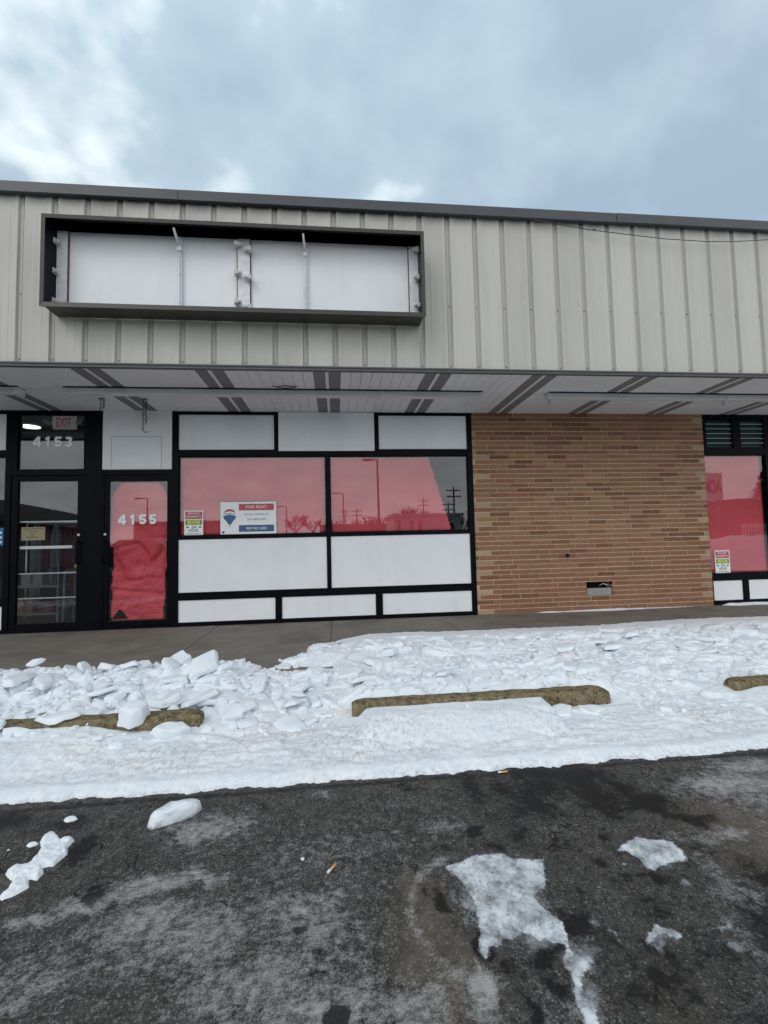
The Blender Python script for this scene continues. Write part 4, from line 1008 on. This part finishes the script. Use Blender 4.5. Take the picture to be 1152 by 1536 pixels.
for a, b in ((-3.76, 6.82), (-3.44, 6.82), (-3.76, 7.08), (-3.44, 7.08)):
    bm = bmesh.new(); tube(bm, [(a, b, .70), (a+(.02 if a > -3.6 else -.02), b, 0)], .018, 8); link('leg', bm, 'cloth_grey', r)

sh = empty('display_shelf', (-4.0, 7.0, 0)); tag(sh, 'dim display shelf low behind the glass of door 4153', 'shelf')
for zz_ in (.14, .52):
    box('shelf_board', -4.5, -3.85, 6.85, 7.15, zz_, zz_+.025, 'cloth_grey', sh)
for xx in (-4.5, -3.87): box('shelf_side', xx, xx+.02, 6.83, 6.849, 0, .9, 'cloth_grey', sh)
for (a, b, zb, h_, mm, lb) in ((-4.42, -4.22, .165, .2, 'wall_brick', 'brown carton on the lowest board of the dim shelf'), (-4.15, -3.95, .165, .14, 'cloth_red', 'maroon carton on the lowest board of the dim shelf'), (-4.38, -4.10, .545, .16, 'cloth_grey', 'grey carton on the upper board of the dim shelf'), (-4.06, -3.92, .545, .24, 'cloth_blue', 'navy carton on the upper board of the dim shelf')):
    cr_ = empty('carton', ((a+b)/2, 7.0, zb)); tag(cr_, lb, 'carton', 'cartons on the shelf in shop 4153')
    box('body', a, b, 6.9, 7.1, zb, zb+h_, mm, cr_, .004); box('tape', (a+b)/2-.02, (a+b)/2+.02, 6.898, 6.8995, zb+.02, zb+h_-.01, 'room', cr_, 0)

# ------------------------------------------------------------------ sign cabinet
S = empty('sign_cabinet', (-.89, F, 3.30)); tag(S, 'long empty bronze sign cabinet with a white back on the metal fascia', 'sign cabinet')
x0, x1, z0, z1, yf = -2.70, .927, 3.298, 4.192, F-.25
def ring(bm, o, i, yo, yi):   # mitred ring between outer rect o and inner rect i
    O = [bm.verts.new((x, yo, z)) for x, z in ((o[0], o[2]), (o[1], o[2]), (o[1], o[3]), (o[0], o[3]))]
    I = [bm.verts.new((x, yi, z)) for x, z in ((i[0], i[2]), (i[1], i[2]), (i[1], i[3]), (i[0], i[3]))]
    for k in range(4): bm.faces.new((O[k], O[(k+1) % 4], I[(k+1) % 4], I[k]))
    return O, I
bm = bmesh.new()
o1 = (x0, x1, z0, z1); i1 = (x0+.034, x1-.034, z0+.046, z1-.036)
ring(bm, o1, i1, yf, yf+.004)                       # front face of the frame
ring(bm, (x0+.02, x1-.02, z0+.02, z1-.02), o1, yf+.06, yf)      # flared outer edge
ring(bm, (x0+.02, x1-.02, z0+.02, z1-.02), (x0+.02, x1-.02, z0+.02, z1-.02), F-.002, yf+.06)  # outer sides
bmesh.ops.remove_doubles(bm, verts=bm.verts, dist=1e-5); bmesh.ops.recalc_face_normals(bm, faces=bm.faces[:])
link('frame', bm, 'bronze', S)
bm = bmesh.new(); ring(bm, i1, (x0+.030, x1-.030, z0+.042, z1-.02), yf+.004, yf+.03); ring(bm, (x0+.030, x1-.030, z0+.042, z1-.02), (x0+.03, x1-.03, z0+.03, z1-.02), yf+.03, F-.015)
bmesh.ops.remove_doubles(bm, verts=bm.verts, dist=1e-5)
c_ = link('inner_lining', bm, 'black', S)
bm = bmesh.new(); bx(bm, x0+.03, x1-.03, F-.025, F-.006, z0+.04, z1-.022); link('back_panel', bm, 'white_panel', S)
for a, b in ((-2.675, -2.575), (-.955, -.835), (.80, .897)):
    bm = bmesh.new(); bx(bm, a, b, F-.052, F-.027, z0+.045, z1-.03)
    s_ = link('ballast_strip', bm, 'galv', S, bevel=.002)
for a in (-2.568, -.961, -.829, .794):
    bm = bmesh.new(); bx(bm, a-.003, a+.003, F-.045, F-.027, z0+.045, z1-.03); link('wire', bm, 'redwire', S)
for xb in (-1.515, -.277):
    bm = bmesh.new(); bx(bm, xb-.02, xb+.02, F-.06, F-.03, z0+.03, z1-.05); bx(bm, xb-.005, xb+.005, F-.075, F-.0605, z0+.03, z1-.05)
    b_ = link('brace', bm, 'galv', S, bevel=.002)
    bm = bmesh.new(); tube(bm, [(xb, F-.07, z1-.16), (xb-.01, yf+.04, z1-.055)], .014, 4); bx(bm, xb-.02, xb+.02, F-.085, F-.072, z1-.20, z1-.13); link('brace_arm', bm, 'galv', b_)
for sxx, dr, zs_ in ((-2.675, 1, (4.03, 3.73, 3.435)), (-.955, 1, (4.08, 3.78, 3.48)), (-.835, -1, (4.03, 3.735, 3.43)), (.885, -1, (4.10, 3.80, 3.50))):
    for zc in zs_:
        bm = bmesh.new(); dx = -.02 if dr > 0 else .02
        if abs(sxx) > 1.5 or sxx > .5: dx = 0
        bx(bm, sxx-.018+dx*.3, sxx+.018+dx*.3, F-.115, F-.053, zc-.026, zc+.026); tube(bm, [(sxx-dr*.018, F-.095, zc+.004), (sxx+dr*.048, F-.095, zc-.006)], .022, 10); link('lamp_socket', bm, 'plastic', S, bevel=.006)

# wire sagging over the fascia
bm = bmesh.new(); tube(bm, [(2.20, F-.05, 4.525), (2.5, F-.06, 4.475), (2.797, F-.06, 4.436), (3.226, F-.06, 4.403), (3.742, F-.055, 4.373), (4.229, F-.055, 4.366), (4.6, F-.055, 4.385), (5.0, F-.055, 4.424), (5.5, F-.05, 4.50)], .0045, 6)
bx(bm, 2.865, 2.895, F-.067, F-.057, 4.425, 4.445)
tag(link('cable', bm, 'pole_metal'), 'thin dark cable sagging across the right part of the metal fascia', 'cable')

# strip lights under the soffit
def strip_light(label, x0, x1, units, tomb=()):
    r = empty('strip_light', ((x0+x1)/2, 5.38, ZS)); tag(r, label, 'strip light', 'fluorescent strip lights under the soffit')
    bm = bmesh.new(); y0, y1 = 5.335, 5.43
    bx(bm, x0, x1, y0, y1, ZS-.072, ZS-.004); link('housing', bm, 'tube_housing', r, bevel=.005)
    bm = bmesh.new(); bx(bm, x0-.01, x1+.01, y1-.002, y1+.012, ZS-.004, ZS-.0015)
    for xx in units:
        bm2 = bmesh.new(); bx(bm2, xx-.022, xx+.022, y0-.008, y1+.03, ZS-.082, ZS-.005); link('end_cap', bm2, 'tube_housing', r, bevel=.006)
    bx(bm, x0-.01, x1+.01, y0-.030, y0-.001, ZS-.008, ZS-.001); link('shadow_strip', bm, 'blackgap', r)  # black strips stand in for the shadow between housing and soffit
    for xx in tomb:
        bm = bmesh.new(); pr = [(y0+.01, ZS-.05), (y0+.01, ZS-.11), (y0+.025, ZS-.135), (y0+.055, ZS-.145), (y0+.08, ZS-.13), (y0+.085, ZS-.05)]
        a = [bm.verts.new((xx-.012, p[0], p[1])) for p in pr]; b = [bm.verts.new((xx+.014, p[0], p[1])) for p in pr]; n = len(pr)
        bm.faces.new(a); bm.faces.new(list(reversed(b)))
        for i in range(n): bm.faces.new((a[i], b[i], b[(i+1) % n], a[(i+1) % n]))
        bx(bm, xx-.035, xx+.02, y0-.006, y0+.02, ZS-.075, ZS-.03)
        bmesh.ops.recalc_face_normals(bm, faces=bm.faces[:]); link('tube_holder', bm, 'plastic', r, bevel=.004)
strip_light('long tubeless strip light under the soffit in front of the red windows', -2.98, 1.78, (-2.98, -1.735, -.61, .555, 1.765))
strip_light('tubeless strip light under the soffit in front of the brick pier', 2.64, 7.5, (2.655,), (2.675, 5.03))
strip_light('strip light under the soffit at the far left', -8.2, -3.47, (-3.485,))
# loop of wire by the long lamp
bm = bmesh.new(); tube(bm, [(-.70, 5.22, ZS-.002), (-.66, 5.20, ZS-.02), (-.56, 5.17, ZS-.012), (-.47, 5.18, ZS-.02), (-.43, 5.22, ZS-.004), (-.47, 5.25, ZS-.01), (-.58, 5.24, ZS-.018), (-.66, 5.25, ZS-.005)], .005, 6)
tag(link('wire_loop', bm, 'chain'), 'short loop of black wire dangling from the soffit beside the long strip light', 'wire')
# chains
def chain(label, x, y, L):
    r = empty('chain', (x, y, ZS)); tag(r, label, 'chain', 'chains hanging from the soffit')
    bm = bmesh.new(); n = int(L/.030)
    def lk(cx, cy, cz, ang, tilt=0):
        pts = []
        for k in range(13):
            t = 2*math.pi*k/12; lx = .010*math.cos(t); lz = .019*math.sin(t)
            pts.append((cx+lx*math.cos(ang), cy+lx*math.sin(ang), cz+lz))
        tube(bm, pts, .0035, 5)
    for k in range(n): lk(x+.004*math.sin(k*.9), y, ZS-.012-k*.030, (k % 2)*math.pi/2+.4)
    for k in range(n-(n//4)): lk(x+.028+.006*math.sin(k), y+.01, ZS-.012-k*.030, (k % 2)*math.pi/2+.9)
    link('links', bm, 'chain', r)
    bm = bmesh.new(); tube(bm, [(x+.005, y, ZS-.012-n*.03), (x+.03, y, ZS-.03-n*.03), (x+.045, y, ZS-.015-n*.03)], .005, 6); tube(bm, [(x-.02, y, ZS-.004), (x+.045, y, ZS-.004)], .008, 6); link('hook', bm, 'chain', r)
chain('short black chain hanging from the soffit before the post left of door 4155', -2.80, 5.74, .17)
chain('longer black double chain hanging before the white panel above door 4155', -2.31, 5.74, .40)

# ------------------------------------------------------------------ signs in windows
def pp_sign(label, xc, zc, w_, h_):
    y = D+.028; r = empty('warning_sign', (xc, y, zc)); tag(r, label, 'warning sign', 'small private property signs')
    bm = bmesh.new(); bx(bm, xc-w_/2, xc+w_/2, y, y+.003, zc-h_/2, zc+h_/2); link('board', bm, 'sign_white', r, bevel=.001)
    bm = bmesh.new(); bx(bm, xc-w_/2+.012, xc+w_/2-.012, y-.0008, y, zc+h_*.16, zc+h_/2-.014); link('header', bm, 'sign_red', r)
    text_obj('lettering', 'PRIVATE\nPROPERTY', xc, zc+h_*.315, y-.0010, h_*.22, 'sign_white', r, .006, w_*.78, .0006)
    bm = bmesh.new(); bx(bm, xc-w_/2+.016, xc+w_/2-.016, y-.0008, y, zc-h_*.07, zc+h_*.125); link('green_band', bm, 'sign_green', r)
    bm = bmesh.new(); bx(bm, xc-w_*.33, xc+w_*.33, y-.0014, y-.0009, zc-h_*.05, zc+h_*.105); link('yellow_band', bm, 'sign_yellow', r)
    text_obj('lettering', 'VIOLATORS\nWILL BE\nPROSECUTED', xc, zc+h_*.028, y-.0015, h_*.12, 'sign_ink', r, .0, w_*.5, .0004)
    text_obj('lettering', '24', xc, zc-h_*.155, y-.0002, h_*.12, 'sign_blue', r, .015, w_*.26, .0006)
    text_obj('lettering', 'HOUR', xc, zc-h_*.29, y-.0002, h_*.10, 'sign_ink', r, .015, w_*.52, .0006)
    text_obj('lettering', 'SURVEILLANCE', xc, zc-h_*.42, y-.0002, h_*.055, 'sign_ink', r, .004, w_*.78, .0006)
    bm = bmesh.new()
    for s in (-1, 1):
        prism(bm, [(xc+s*w_*.22, zc-h_*.16), (xc+s*w_*.40, zc-h_*.115), (xc+s*w_*.38, zc-h_*.19), (xc+s*w_*.29, zc-h_*.185)], y-.0008, y-.0001)
    link('camera_symbol', bm, 'sign_ink', r)
pp_sign('small private property sign left of the for rent sign', -1.889, 1.350, .243, .335)
pp_sign('small private property sign in the right hand window beside the brick', 5.705, .630, .24, .34)
y = D+.026; RS_ = empty('for_rent_sign', (-1.177, y, 1.406)); tag(RS_, 'white for rent sign with a balloon emblem in the left red window', 'sign')
bm = bmesh.new(); bx(bm, -1.545, -.812, y, y+.004, 1.188, 1.624); link('board', bm, 'sign_white', RS_, bevel=.001)
bm = bmesh.new(); bx(bm, -1.548, -.809, y+.0045, y+.007, 1.186, 1.632); link('board_edge', bm, 'edge_grey', RS_)
bm = bmesh.new(); bx(bm, -1.305, -.842, y-.0008, y, 1.508, 1.597); link('header', bm, 'sign_red', RS_)
text_obj('lettering', 'FOR RENT', -1.073, 1.553, y-.0009, .040, 'sign_white', RS_, .012, .28)
text_obj('lettering', 'JULIA COSTELLO', -1.073, 1.452, y-.0002, .026, 'sign_ink', RS_, .004, .32)
text_obj('lettering', '215.385.2197', -1.073, 1.388, y-.0002, .026, 'sign_ink', RS_, .004, .25)
bm = bmesh.new(); bx(bm, -1.305, -.842, y-.0008, y, 1.222, 1.312); link('footer', bm, 'sign_blue', RS_)
text_obj('lettering', 'RE/MAX 2000', -1.073, 1.267, y-.0009, .034, 'sign_white', RS_, .012, .26)
bm = bmesh.new(); c0, cz = -1.424, 1.445; rx_, rz_ = .085, .085
arc = [(c0+rx_*math.cos(t), cz+rz_*math.sin(t)) for t in np.linspace(.22*math.pi*0+.45, math.pi-.45, 14)]
prism(bm, arc+[(c0-rx_*.55, cz+.045), (c0, cz+.055), (c0+rx_*.55, cz+.045)], y-.0008, y-.0001, 0)
em = link('balloon_emblem', bm, 'sign_red', RS_)
bm = bmesh.new(); prism(bm, [(c0-rx_, cz-.012), (c0-rx_*.5, cz+.004), (c0, cz+.008), (c0+rx_*.5, cz+.004), (c0+rx_, cz-.012), (c0+rx_*.88, cz-.045), (c0+rx_*.45, cz-.085), (c0+.016, cz-.125), (c0-.016, cz-.125), (c0-rx_*.45, cz-.085), (c0-rx_*.88, cz-.045)], y-.0008, y-.0001)
bx(bm, c0-.008, c0+.008, y-.0008, y-.0001, cz-.150, cz-.136); link('balloon_base', bm, 'sign_blue', em)
text_obj('lettering', 'RE/MAX', c0, cz+.022, y-.0002, .022, 'sign_blue', em, .008, .15)
bm = bmesh.new(); bx(bm, -1.52, -1.493, y-.0008, y-.0001, 1.205, 1.232); bx(bm, -1.514, -1.500, y-.0012, y-.0009, 1.212, 1.226); link('housing_mark', bm, 'sign_ink', em)

# ------------------------------------------------------------------ across the lot: what the glass reflects
def mirror(px, py, Yp):
    d = ray(px, py); t = Yp/d.y; return Vector((d.x*t, 2*D-Yp, HC+d.z*t))
def lamp_pole(label, px, Yp, ptop, arm):
    t = mirror(px, ptop, Yp); r = empty('lamp_post', (t.x, t.y, G)); tag(r, label, 'lamp post', 'lamp posts across the lot')
    bm = bmesh.new(); tube(bm, [(t.x, t.y, G), (t.x, t.y, t.z)], .12, 10, taper=.6); link('pole', bm, 'pole_metal', r)
    bm = bmesh.new(); tube(bm, [(t.x, t.y, G), (t.x, t.y, G+.7)], .28, 12); link('base', bm, 'concrete', r)
    bm = bmesh.new(); tube(bm, [(t.x, t.y, t.z), (t.x+arm*.6, t.y, t.z+.05)], .05, 8); bx(bm, min(t.x+arm*.6, t.x+arm*1.4), max(t.x+arm*.6, t.x+arm*1.4), t.y-.18, t.y+.18, t.z-.04, t.z+.10); link('lamp_head', bm, 'pole_metal', r)
lamp_pole('nearest parking lot lamp post reflected in the second red window', 566, 38, 690, -.85)
lamp_pole('farther lamp post reflected left of the nearest one', 515, 70, 740, -1.2)
lamp_pole('lamp post reflected in the papered door glass', 221, 55, 748, -1.0)
lamp_pole('lamp post far left in the reflection, behind the for rent sign', 430, 80, 760, -1.0)
def util_pole(label, px, Yp, ptop):
    t = mirror(px, ptop, Yp); r = empty('utility_pole', (t.x, t.y, G)); tag(r, label, 'utility pole', 'utility poles across the street')
    bm = bmesh.new(); tube(bm, [(t.x, t.y, G), (t.x, t.y, t.z)], .16, 8, taper=.7); link('pole', bm, 'wood_pole', r)
    for k in (.6, 1.6):
        bm = bmesh.new(); bx(bm, t.x-1.1, t.x+1.1, t.y-.06, t.y+.06, t.z-k-.08, t.z-k+.08)
        for q in (-1, -.5, .5, 1): tube(bm, [(t.x+q, t.y, t.z-k+.08), (t.x+q, t.y, t.z-k+.3)], .04, 6)
        link('crossarm', bm, 'wood_pole', r)
util_pole('utility pole reflected in the bare strip of glass beside the brick', 680, 70, 730)
util_pole('utility pole with transformers just left of the bare glass reflection', 672, 85, 752)
util_pole('distant utility pole in the middle of the red reflection', 518, 110, 764)
util_pole('distant utility pole right of the middle one', 535, 105, 763)
util_pole('utility pole with antenna behind the pale far building', 635, 95, 747)
def tree(label, px, Yp, ptop, spread, seed):
    t = mirror(px, ptop, Yp); H = t.z-G; r = empty('bare_tree', (t.x, t.y, G)); tag(r, label, 'tree', 'bare winter trees across the lot')
    rs = random.Random(seed); bm = bmesh.new(); tube(bm, [(t.x, t.y, G), (t.x+.1, t.y, G+H*.3), (t.x, t.y, G+H*.5)], H*.028, 8, taper=.7); link('trunk', bm, 'bark', r)
    bm = bmesh.new()
    def br(p, d, L, rad, lv):
        e = p+d*L; tube(bm, [p, p+d*L*.5+Vector((rs.uniform(-1, 1), rs.uniform(-1, 1), rs.uniform(-.2, .6)))*L*.08, e], rad, 3, taper=.6)
        if lv == 0: return
        for k in range(4 if lv > 1 else 5):
            nd_ = (d+Vector((rs.uniform(-1, 1), rs.uniform(-1, 1), rs.uniform(-.2, .8)))*.75).normalized(); br(p+d*L*rs.uniform(.45, 1), nd_, L*rs.uniform(.5, .72), rad*.6, lv-1)
    for k in range(6):
        a = k*1.05+rs.random(); br(Vector((t.x, t.y, G+H*rs.uniform(.28, .5))), Vector((math.cos(a)*spread, math.sin(a)*spread, 1)).normalized(), H*.30, H*.014, 3)
    link('crown', bm, 'bark', r)
tr_specs = [(395, 75, 770, .9), (445, 78, 768, .9), (470, 92, 775, .9), (500, 95, 776, .9), (545, 70, 772, 1.), (562, 80, 768, 1.), (584, 85, 772, .9), (605, 95, 758, .7), (618, 98, 760, .9), (650, 100, 765, .8), (692, 80, 765, .9), (700, 75, 770, .9)]
for i, (a, b, c, s) in enumerate(tr_specs): tree('bare winter tree on the far side of the lot, seen only as a reflection', a, b, c, s, i)
def evergreen(px, Yp, ptop, wd, label):
    t = mirror(px, ptop, Yp); H = t.z-G; r = empty('evergreen_tree', (t.x, t.y, G)); tag(r, label, 'tree', 'evergreens across the lot')
    bm = bmesh.new(); tube(bm, [(t.x, t.y, G), (t.x, t.y, G+H*.4)], .15, 7); link('trunk', bm, 'bark', r)
    bm = bmesh.new()
    for k in range(1800):
        u = random.random()**.8; a = rr(0, 6.28); rad = wd*(1-u)**.8*math.sqrt(random.random())*(1+.2*math.sin(a*5+u*20)); c = Vector((t.x+rad*math.cos(a), t.y+rad*math.sin(a), G+.4+u*(H-.4)))
        s = rr(.12, .3); q = Matrix.Rotation(rr(0, 6), 3, 'Z') @ Matrix.Rotation(rr(-.9, .9), 3, 'X')
        bm.faces.new([bm.verts.new(c+q @ Vector(v)*s) for v in ((-1, -.5, 0), (1, -.4, 0), (.2, 1, .1))])
    link('crown', bm, 'hedge', r)
evergreen(1148, 45, 705, 3.2, 'dark evergreen reflected at the right edge of the right window')
evergreen(1165, 42, 690, 3.5, 'taller dark evergreen just outside the right window reflection')
def far_building(name, label, pL, pR, Yp, ptop, wall, win=(), roof='flash', dep=10):
    a = mirror(pL, ptop, Yp); b = mirror(pR, ptop, Yp); r = empty(name, ((a.x+b.x)/2, a.y, G)); tag(r, label, 'building')
    box('wall', a.x, b.x, a.y-dep, a.y, G-.05, a.z-.3, wall, r, 0); box('roof', a.x-.3, b.x+.3, a.y-dep-.3, a.y+.3, a.z-.3, a.z, roof, r, 0)
    for u0, u1, v0, v1 in win:
        W_ = b.x-a.x; H_ = a.z-.3-G
        f_ = box('window', a.x+u0*W_, a.x+u1*W_, a.y+.01, a.y+.05, G+v0*H_, G+v1*H_, 'dark_window', r, 0)
    return r, a, b
far_building('far_store', 'pale two storey store across the street reflected in the second red window', 590, 692, 62, 771, 'wall_light', ((.06, .1, .45, .85), (.24, .29, .5, .85), (.36, .42, .5, .85), (.82, .88, .55, .75), (.1, .9, .05, .32)), roof='wall_light')
far_building('far_store', 'long low brick building reflected behind the for rent sign', 200, 400, 90, 783, 'wall_brick', ((.1, .2, .3, .7), (.3, .4, .3, .7), (.55, .65, .3, .7), (.75, .85, .3, .7)))
far_building('far_store', 'low grey building in the distance of the middle reflection', 480, 592, 115, 787, 'wall_grey', ((.1, .25, .3, .7), (.5, .7, .3, .7)))
rb, a_, b_ = far_building('far_store', 'brick storefront reflected in the right hand window beside the ACME sign', 1050, 1110, 40, 752, 'wall_brick', ((.5, .8, .35, .7),))
far_building('far_house', 'low house with dark roof reflected behind the white fence', 1108, 1200, 52, 748, 'wall_brick', ((.2, .35, .4, .7), (.5, .65, .4, .7)), roof='roof_shingle')
# ACME pylon sign
p0 = mirror(1047, 709, 36); p1 = mirror(1087, 750, 36)
r = empty('store_sign', ((p0.x+p1.x)/2, p0.y, G)); tag(r, 'red and white ACME sign on posts reflected in the right hand window', 'sign')
bm = bmesh.new(); bx(bm, p0.x, p1.x, p0.y-.3, p0.y, p1.z, p0.z); link('panel', bm, 'sign_white', r, bevel=.05)
for q in (.2, .8):
    bm = bmesh.new(); tube(bm, [(p0.x+(p1.x-p0.x)*q, p0.y-.15, G), (p0.x+(p1.x-p0.x)*q, p0.y-.15, p1.z)], .12, 8); link('post', bm, 'pole_metal', r)
t_ = text_obj('lettering', 'ACME', 0, 0, 0, 1.0, 'sign_red', r, .03, (p1.x-p0.x)*.84, .05)
wd = p1.x-p0.x+.5
for v in t_.data.vertices: v.co = Vector((-v.co.x+(p0.x+p1.x)/2, p0.y+.03-v.co.y, v.co.z*.95*(p0.z-p1.z)*.52+(p0.z+p1.z)/2))
# white picket fence
f0 = mirror(1113, 785, 34); f1 = mirror(1230, 785, 34); r = empty('picket_fence', (f0.x, f0.y, G)); tag(r, 'white picket fence reflected in the right hand window', 'fence')
bm = bmesh.new(); x = f0.x
while x < f1.x: bx(bm, x, x+.13, f0.y, f0.y+.03, G, f0.z); x += .26
link('pickets', bm, 'white_wood', r)
bm = bmesh.new(); bx(bm, f0.x, f1.x, f0.y-.04, f0.y-.001, G+.4, G+.5); bx(bm, f0.x, f1.x, f0.y-.04, f0.y-.001, f0.z-.3, f0.z-.2); link('rail', bm, 'white_wood', r)
# ploughed snow mound far behind the camera
mm0 = mirror(1110, 806, 18)
xs = np.linspace(mm0.x-7, mm0.x+14, 150); ys = np.linspace(mm0.y-9, mm0.y+6.5, 110); X, Y = np.meshgrid(xs, ys)
Z = G-.08+1.05*np.exp(-((X-mm0.x-3)/7.5)**4-((Y-mm0.y)/4.2)**2)*(1+.35*fbm(X, Y, .8, 5, 5, .6))+.12*fbm(X, Y, 3, 3, 6)
o = grid_mesh('snow_mound', xs, ys, Z, ['snow_slab']); tag(o, 'high ploughed snow mound across the lot reflected in the right hand window', 'snow mound', None, 'thing')
# wing of the same plaza seen reflected in door 4153
a_ = mirror(-60, 735, 14.5); b_ = mirror(150, 752, 30)
r = empty('plaza_wing', (-14, -10, G)); tag(r, 'low shop building with dark green grey mansard roof reflected in door 4153', 'building')
bm = bmesh.new()
L0 = mirror(18, 782, 22); L1 = mirror(160, 788, 40); T0 = mirror(10, 738, 24); T1 = mirror(165, 766, 44)
vv = [(L0.x, L0.y, L0.z), (L1.x, L1.y, L0.z), (T1.x-2, T1.y, T0.z), (T0.x-2, T0.y, T0.z)]
q = [bm.verts.new(v) for v in vv]+[bm.verts.new((v[0]-6, v[1]-2, v[2])) for v in vv]
for f in ((0, 1, 2, 3), (7, 6, 5, 4), (0, 4, 5, 1), (3, 2, 6, 7), (0, 3, 7, 4), (1, 5, 6, 2)): bm.faces.new([q[i] for i in f])
link('roof', bm, 'roof_shingle', r)
bm = bmesh.new(); q = [bm.verts.new(v) for v in ((L0.x-.8, L0.y-.3, G), (L1.x-.8, L1.y-.3, G), (L1.x-.8, L1.y-.3, L0.z), (L0.x-.8, L0.y-.3, L0.z))]+[bm.verts.new(v) for v in ((L0.x-6, L0.y-2.3, G), (L1.x-6, L1.y-2.3, G), (L1.x-6, L1.y-2.3, L0.z), (L0.x-6, L0.y-2.3, L0.z))]
for f in ((0, 1, 2, 3), (7, 6, 5, 4), (0, 4, 5, 1), (3, 2, 6, 7), (0, 3, 7, 4), (1, 5, 6, 2)): bm.faces.new([q[i] for i in f])
link('wall', bm, 'wall_grey', r)
# parked car behind the camera on the left
def car(x, y, rz, label, paintm):
    r = empty('parked_car', (x, y, G), rz); tag(r, label, 'car', 'cars parked across the lot')
    prof = [(-2.2, .35), (-2.25, .7), (-2.1, .85), (-1.35, .95), (-.75, 1.38), (.55, 1.42), (1.35, 1.0), (2.1, .88), (2.25, .7), (2.2, .35)]
    bm = bmesh.new(); rows = []
    for s, k in ((-.88, 0), (-.86, 1), (.86, 1), (.88, 0)):
        rows.append([bm.verts.new((px, s*(.78 if pz > 1.2 else 1), pz)) for px, pz in prof] if k == 0 else [bm.verts.new((px, (s)*(.74 if pz > 1.2 else .96), pz+.02)) for px, pz in prof])
    for r0, r1 in zip(rows, rows[1:]):
        for i in range(len(prof)-1): bm.faces.new((r0[i], r0[i+1], r1[i+1], r1[i]))
        bm.faces.new((r0[-1], r0[0], r1[0], r1[-1]))
    bm.faces.new(list(reversed(rows[0]))); bm.faces.new(rows[-1]); bmesh.ops.recalc_face_normals(bm, faces=bm.faces[:])
    link('body', bm, paintm, r, bevel=.04, world=False)
    for s in (-1, 1):
        bm = bmesh.new(); 
        for seg in ([(-1.15, 1.0), (-.72, 1.30), (-.1, 1.33), (-.1, 1.0)], [(-.02, 1.0), (-.02, 1.33), (.5, 1.33), (1.15, 1.02)]):
            yy0 = s*.885 if s > 0 else -.895; prism(bm, seg, yy0, yy0+.01)
        link('side_window', bm, 'dark_window', r, world=False)
    for wx in (-1.4, 1.4):
        for s in (-1, 1):
            bm = bmesh.new(); tube(bm, [(wx, s*.70, .33), (wx, s*.91, .33)], .33, 20); t2 = link('wheel', bm, 'tyre', r, world=False)
            bm = bmesh.new(); tube(bm, [(wx, s*.90, .33), (wx, s*.925, .33)], .2, 14); rim = link('rim', bm, 'aluminium', t2, world=False)
car(-7.5, -6.5, .15, 'dark car parked across the lot reflected in door 4153', 'car_paint')
car(-2.5, -22, .05, 'maroon car parked farther across the lot reflected under the trees', 'cloth_red')
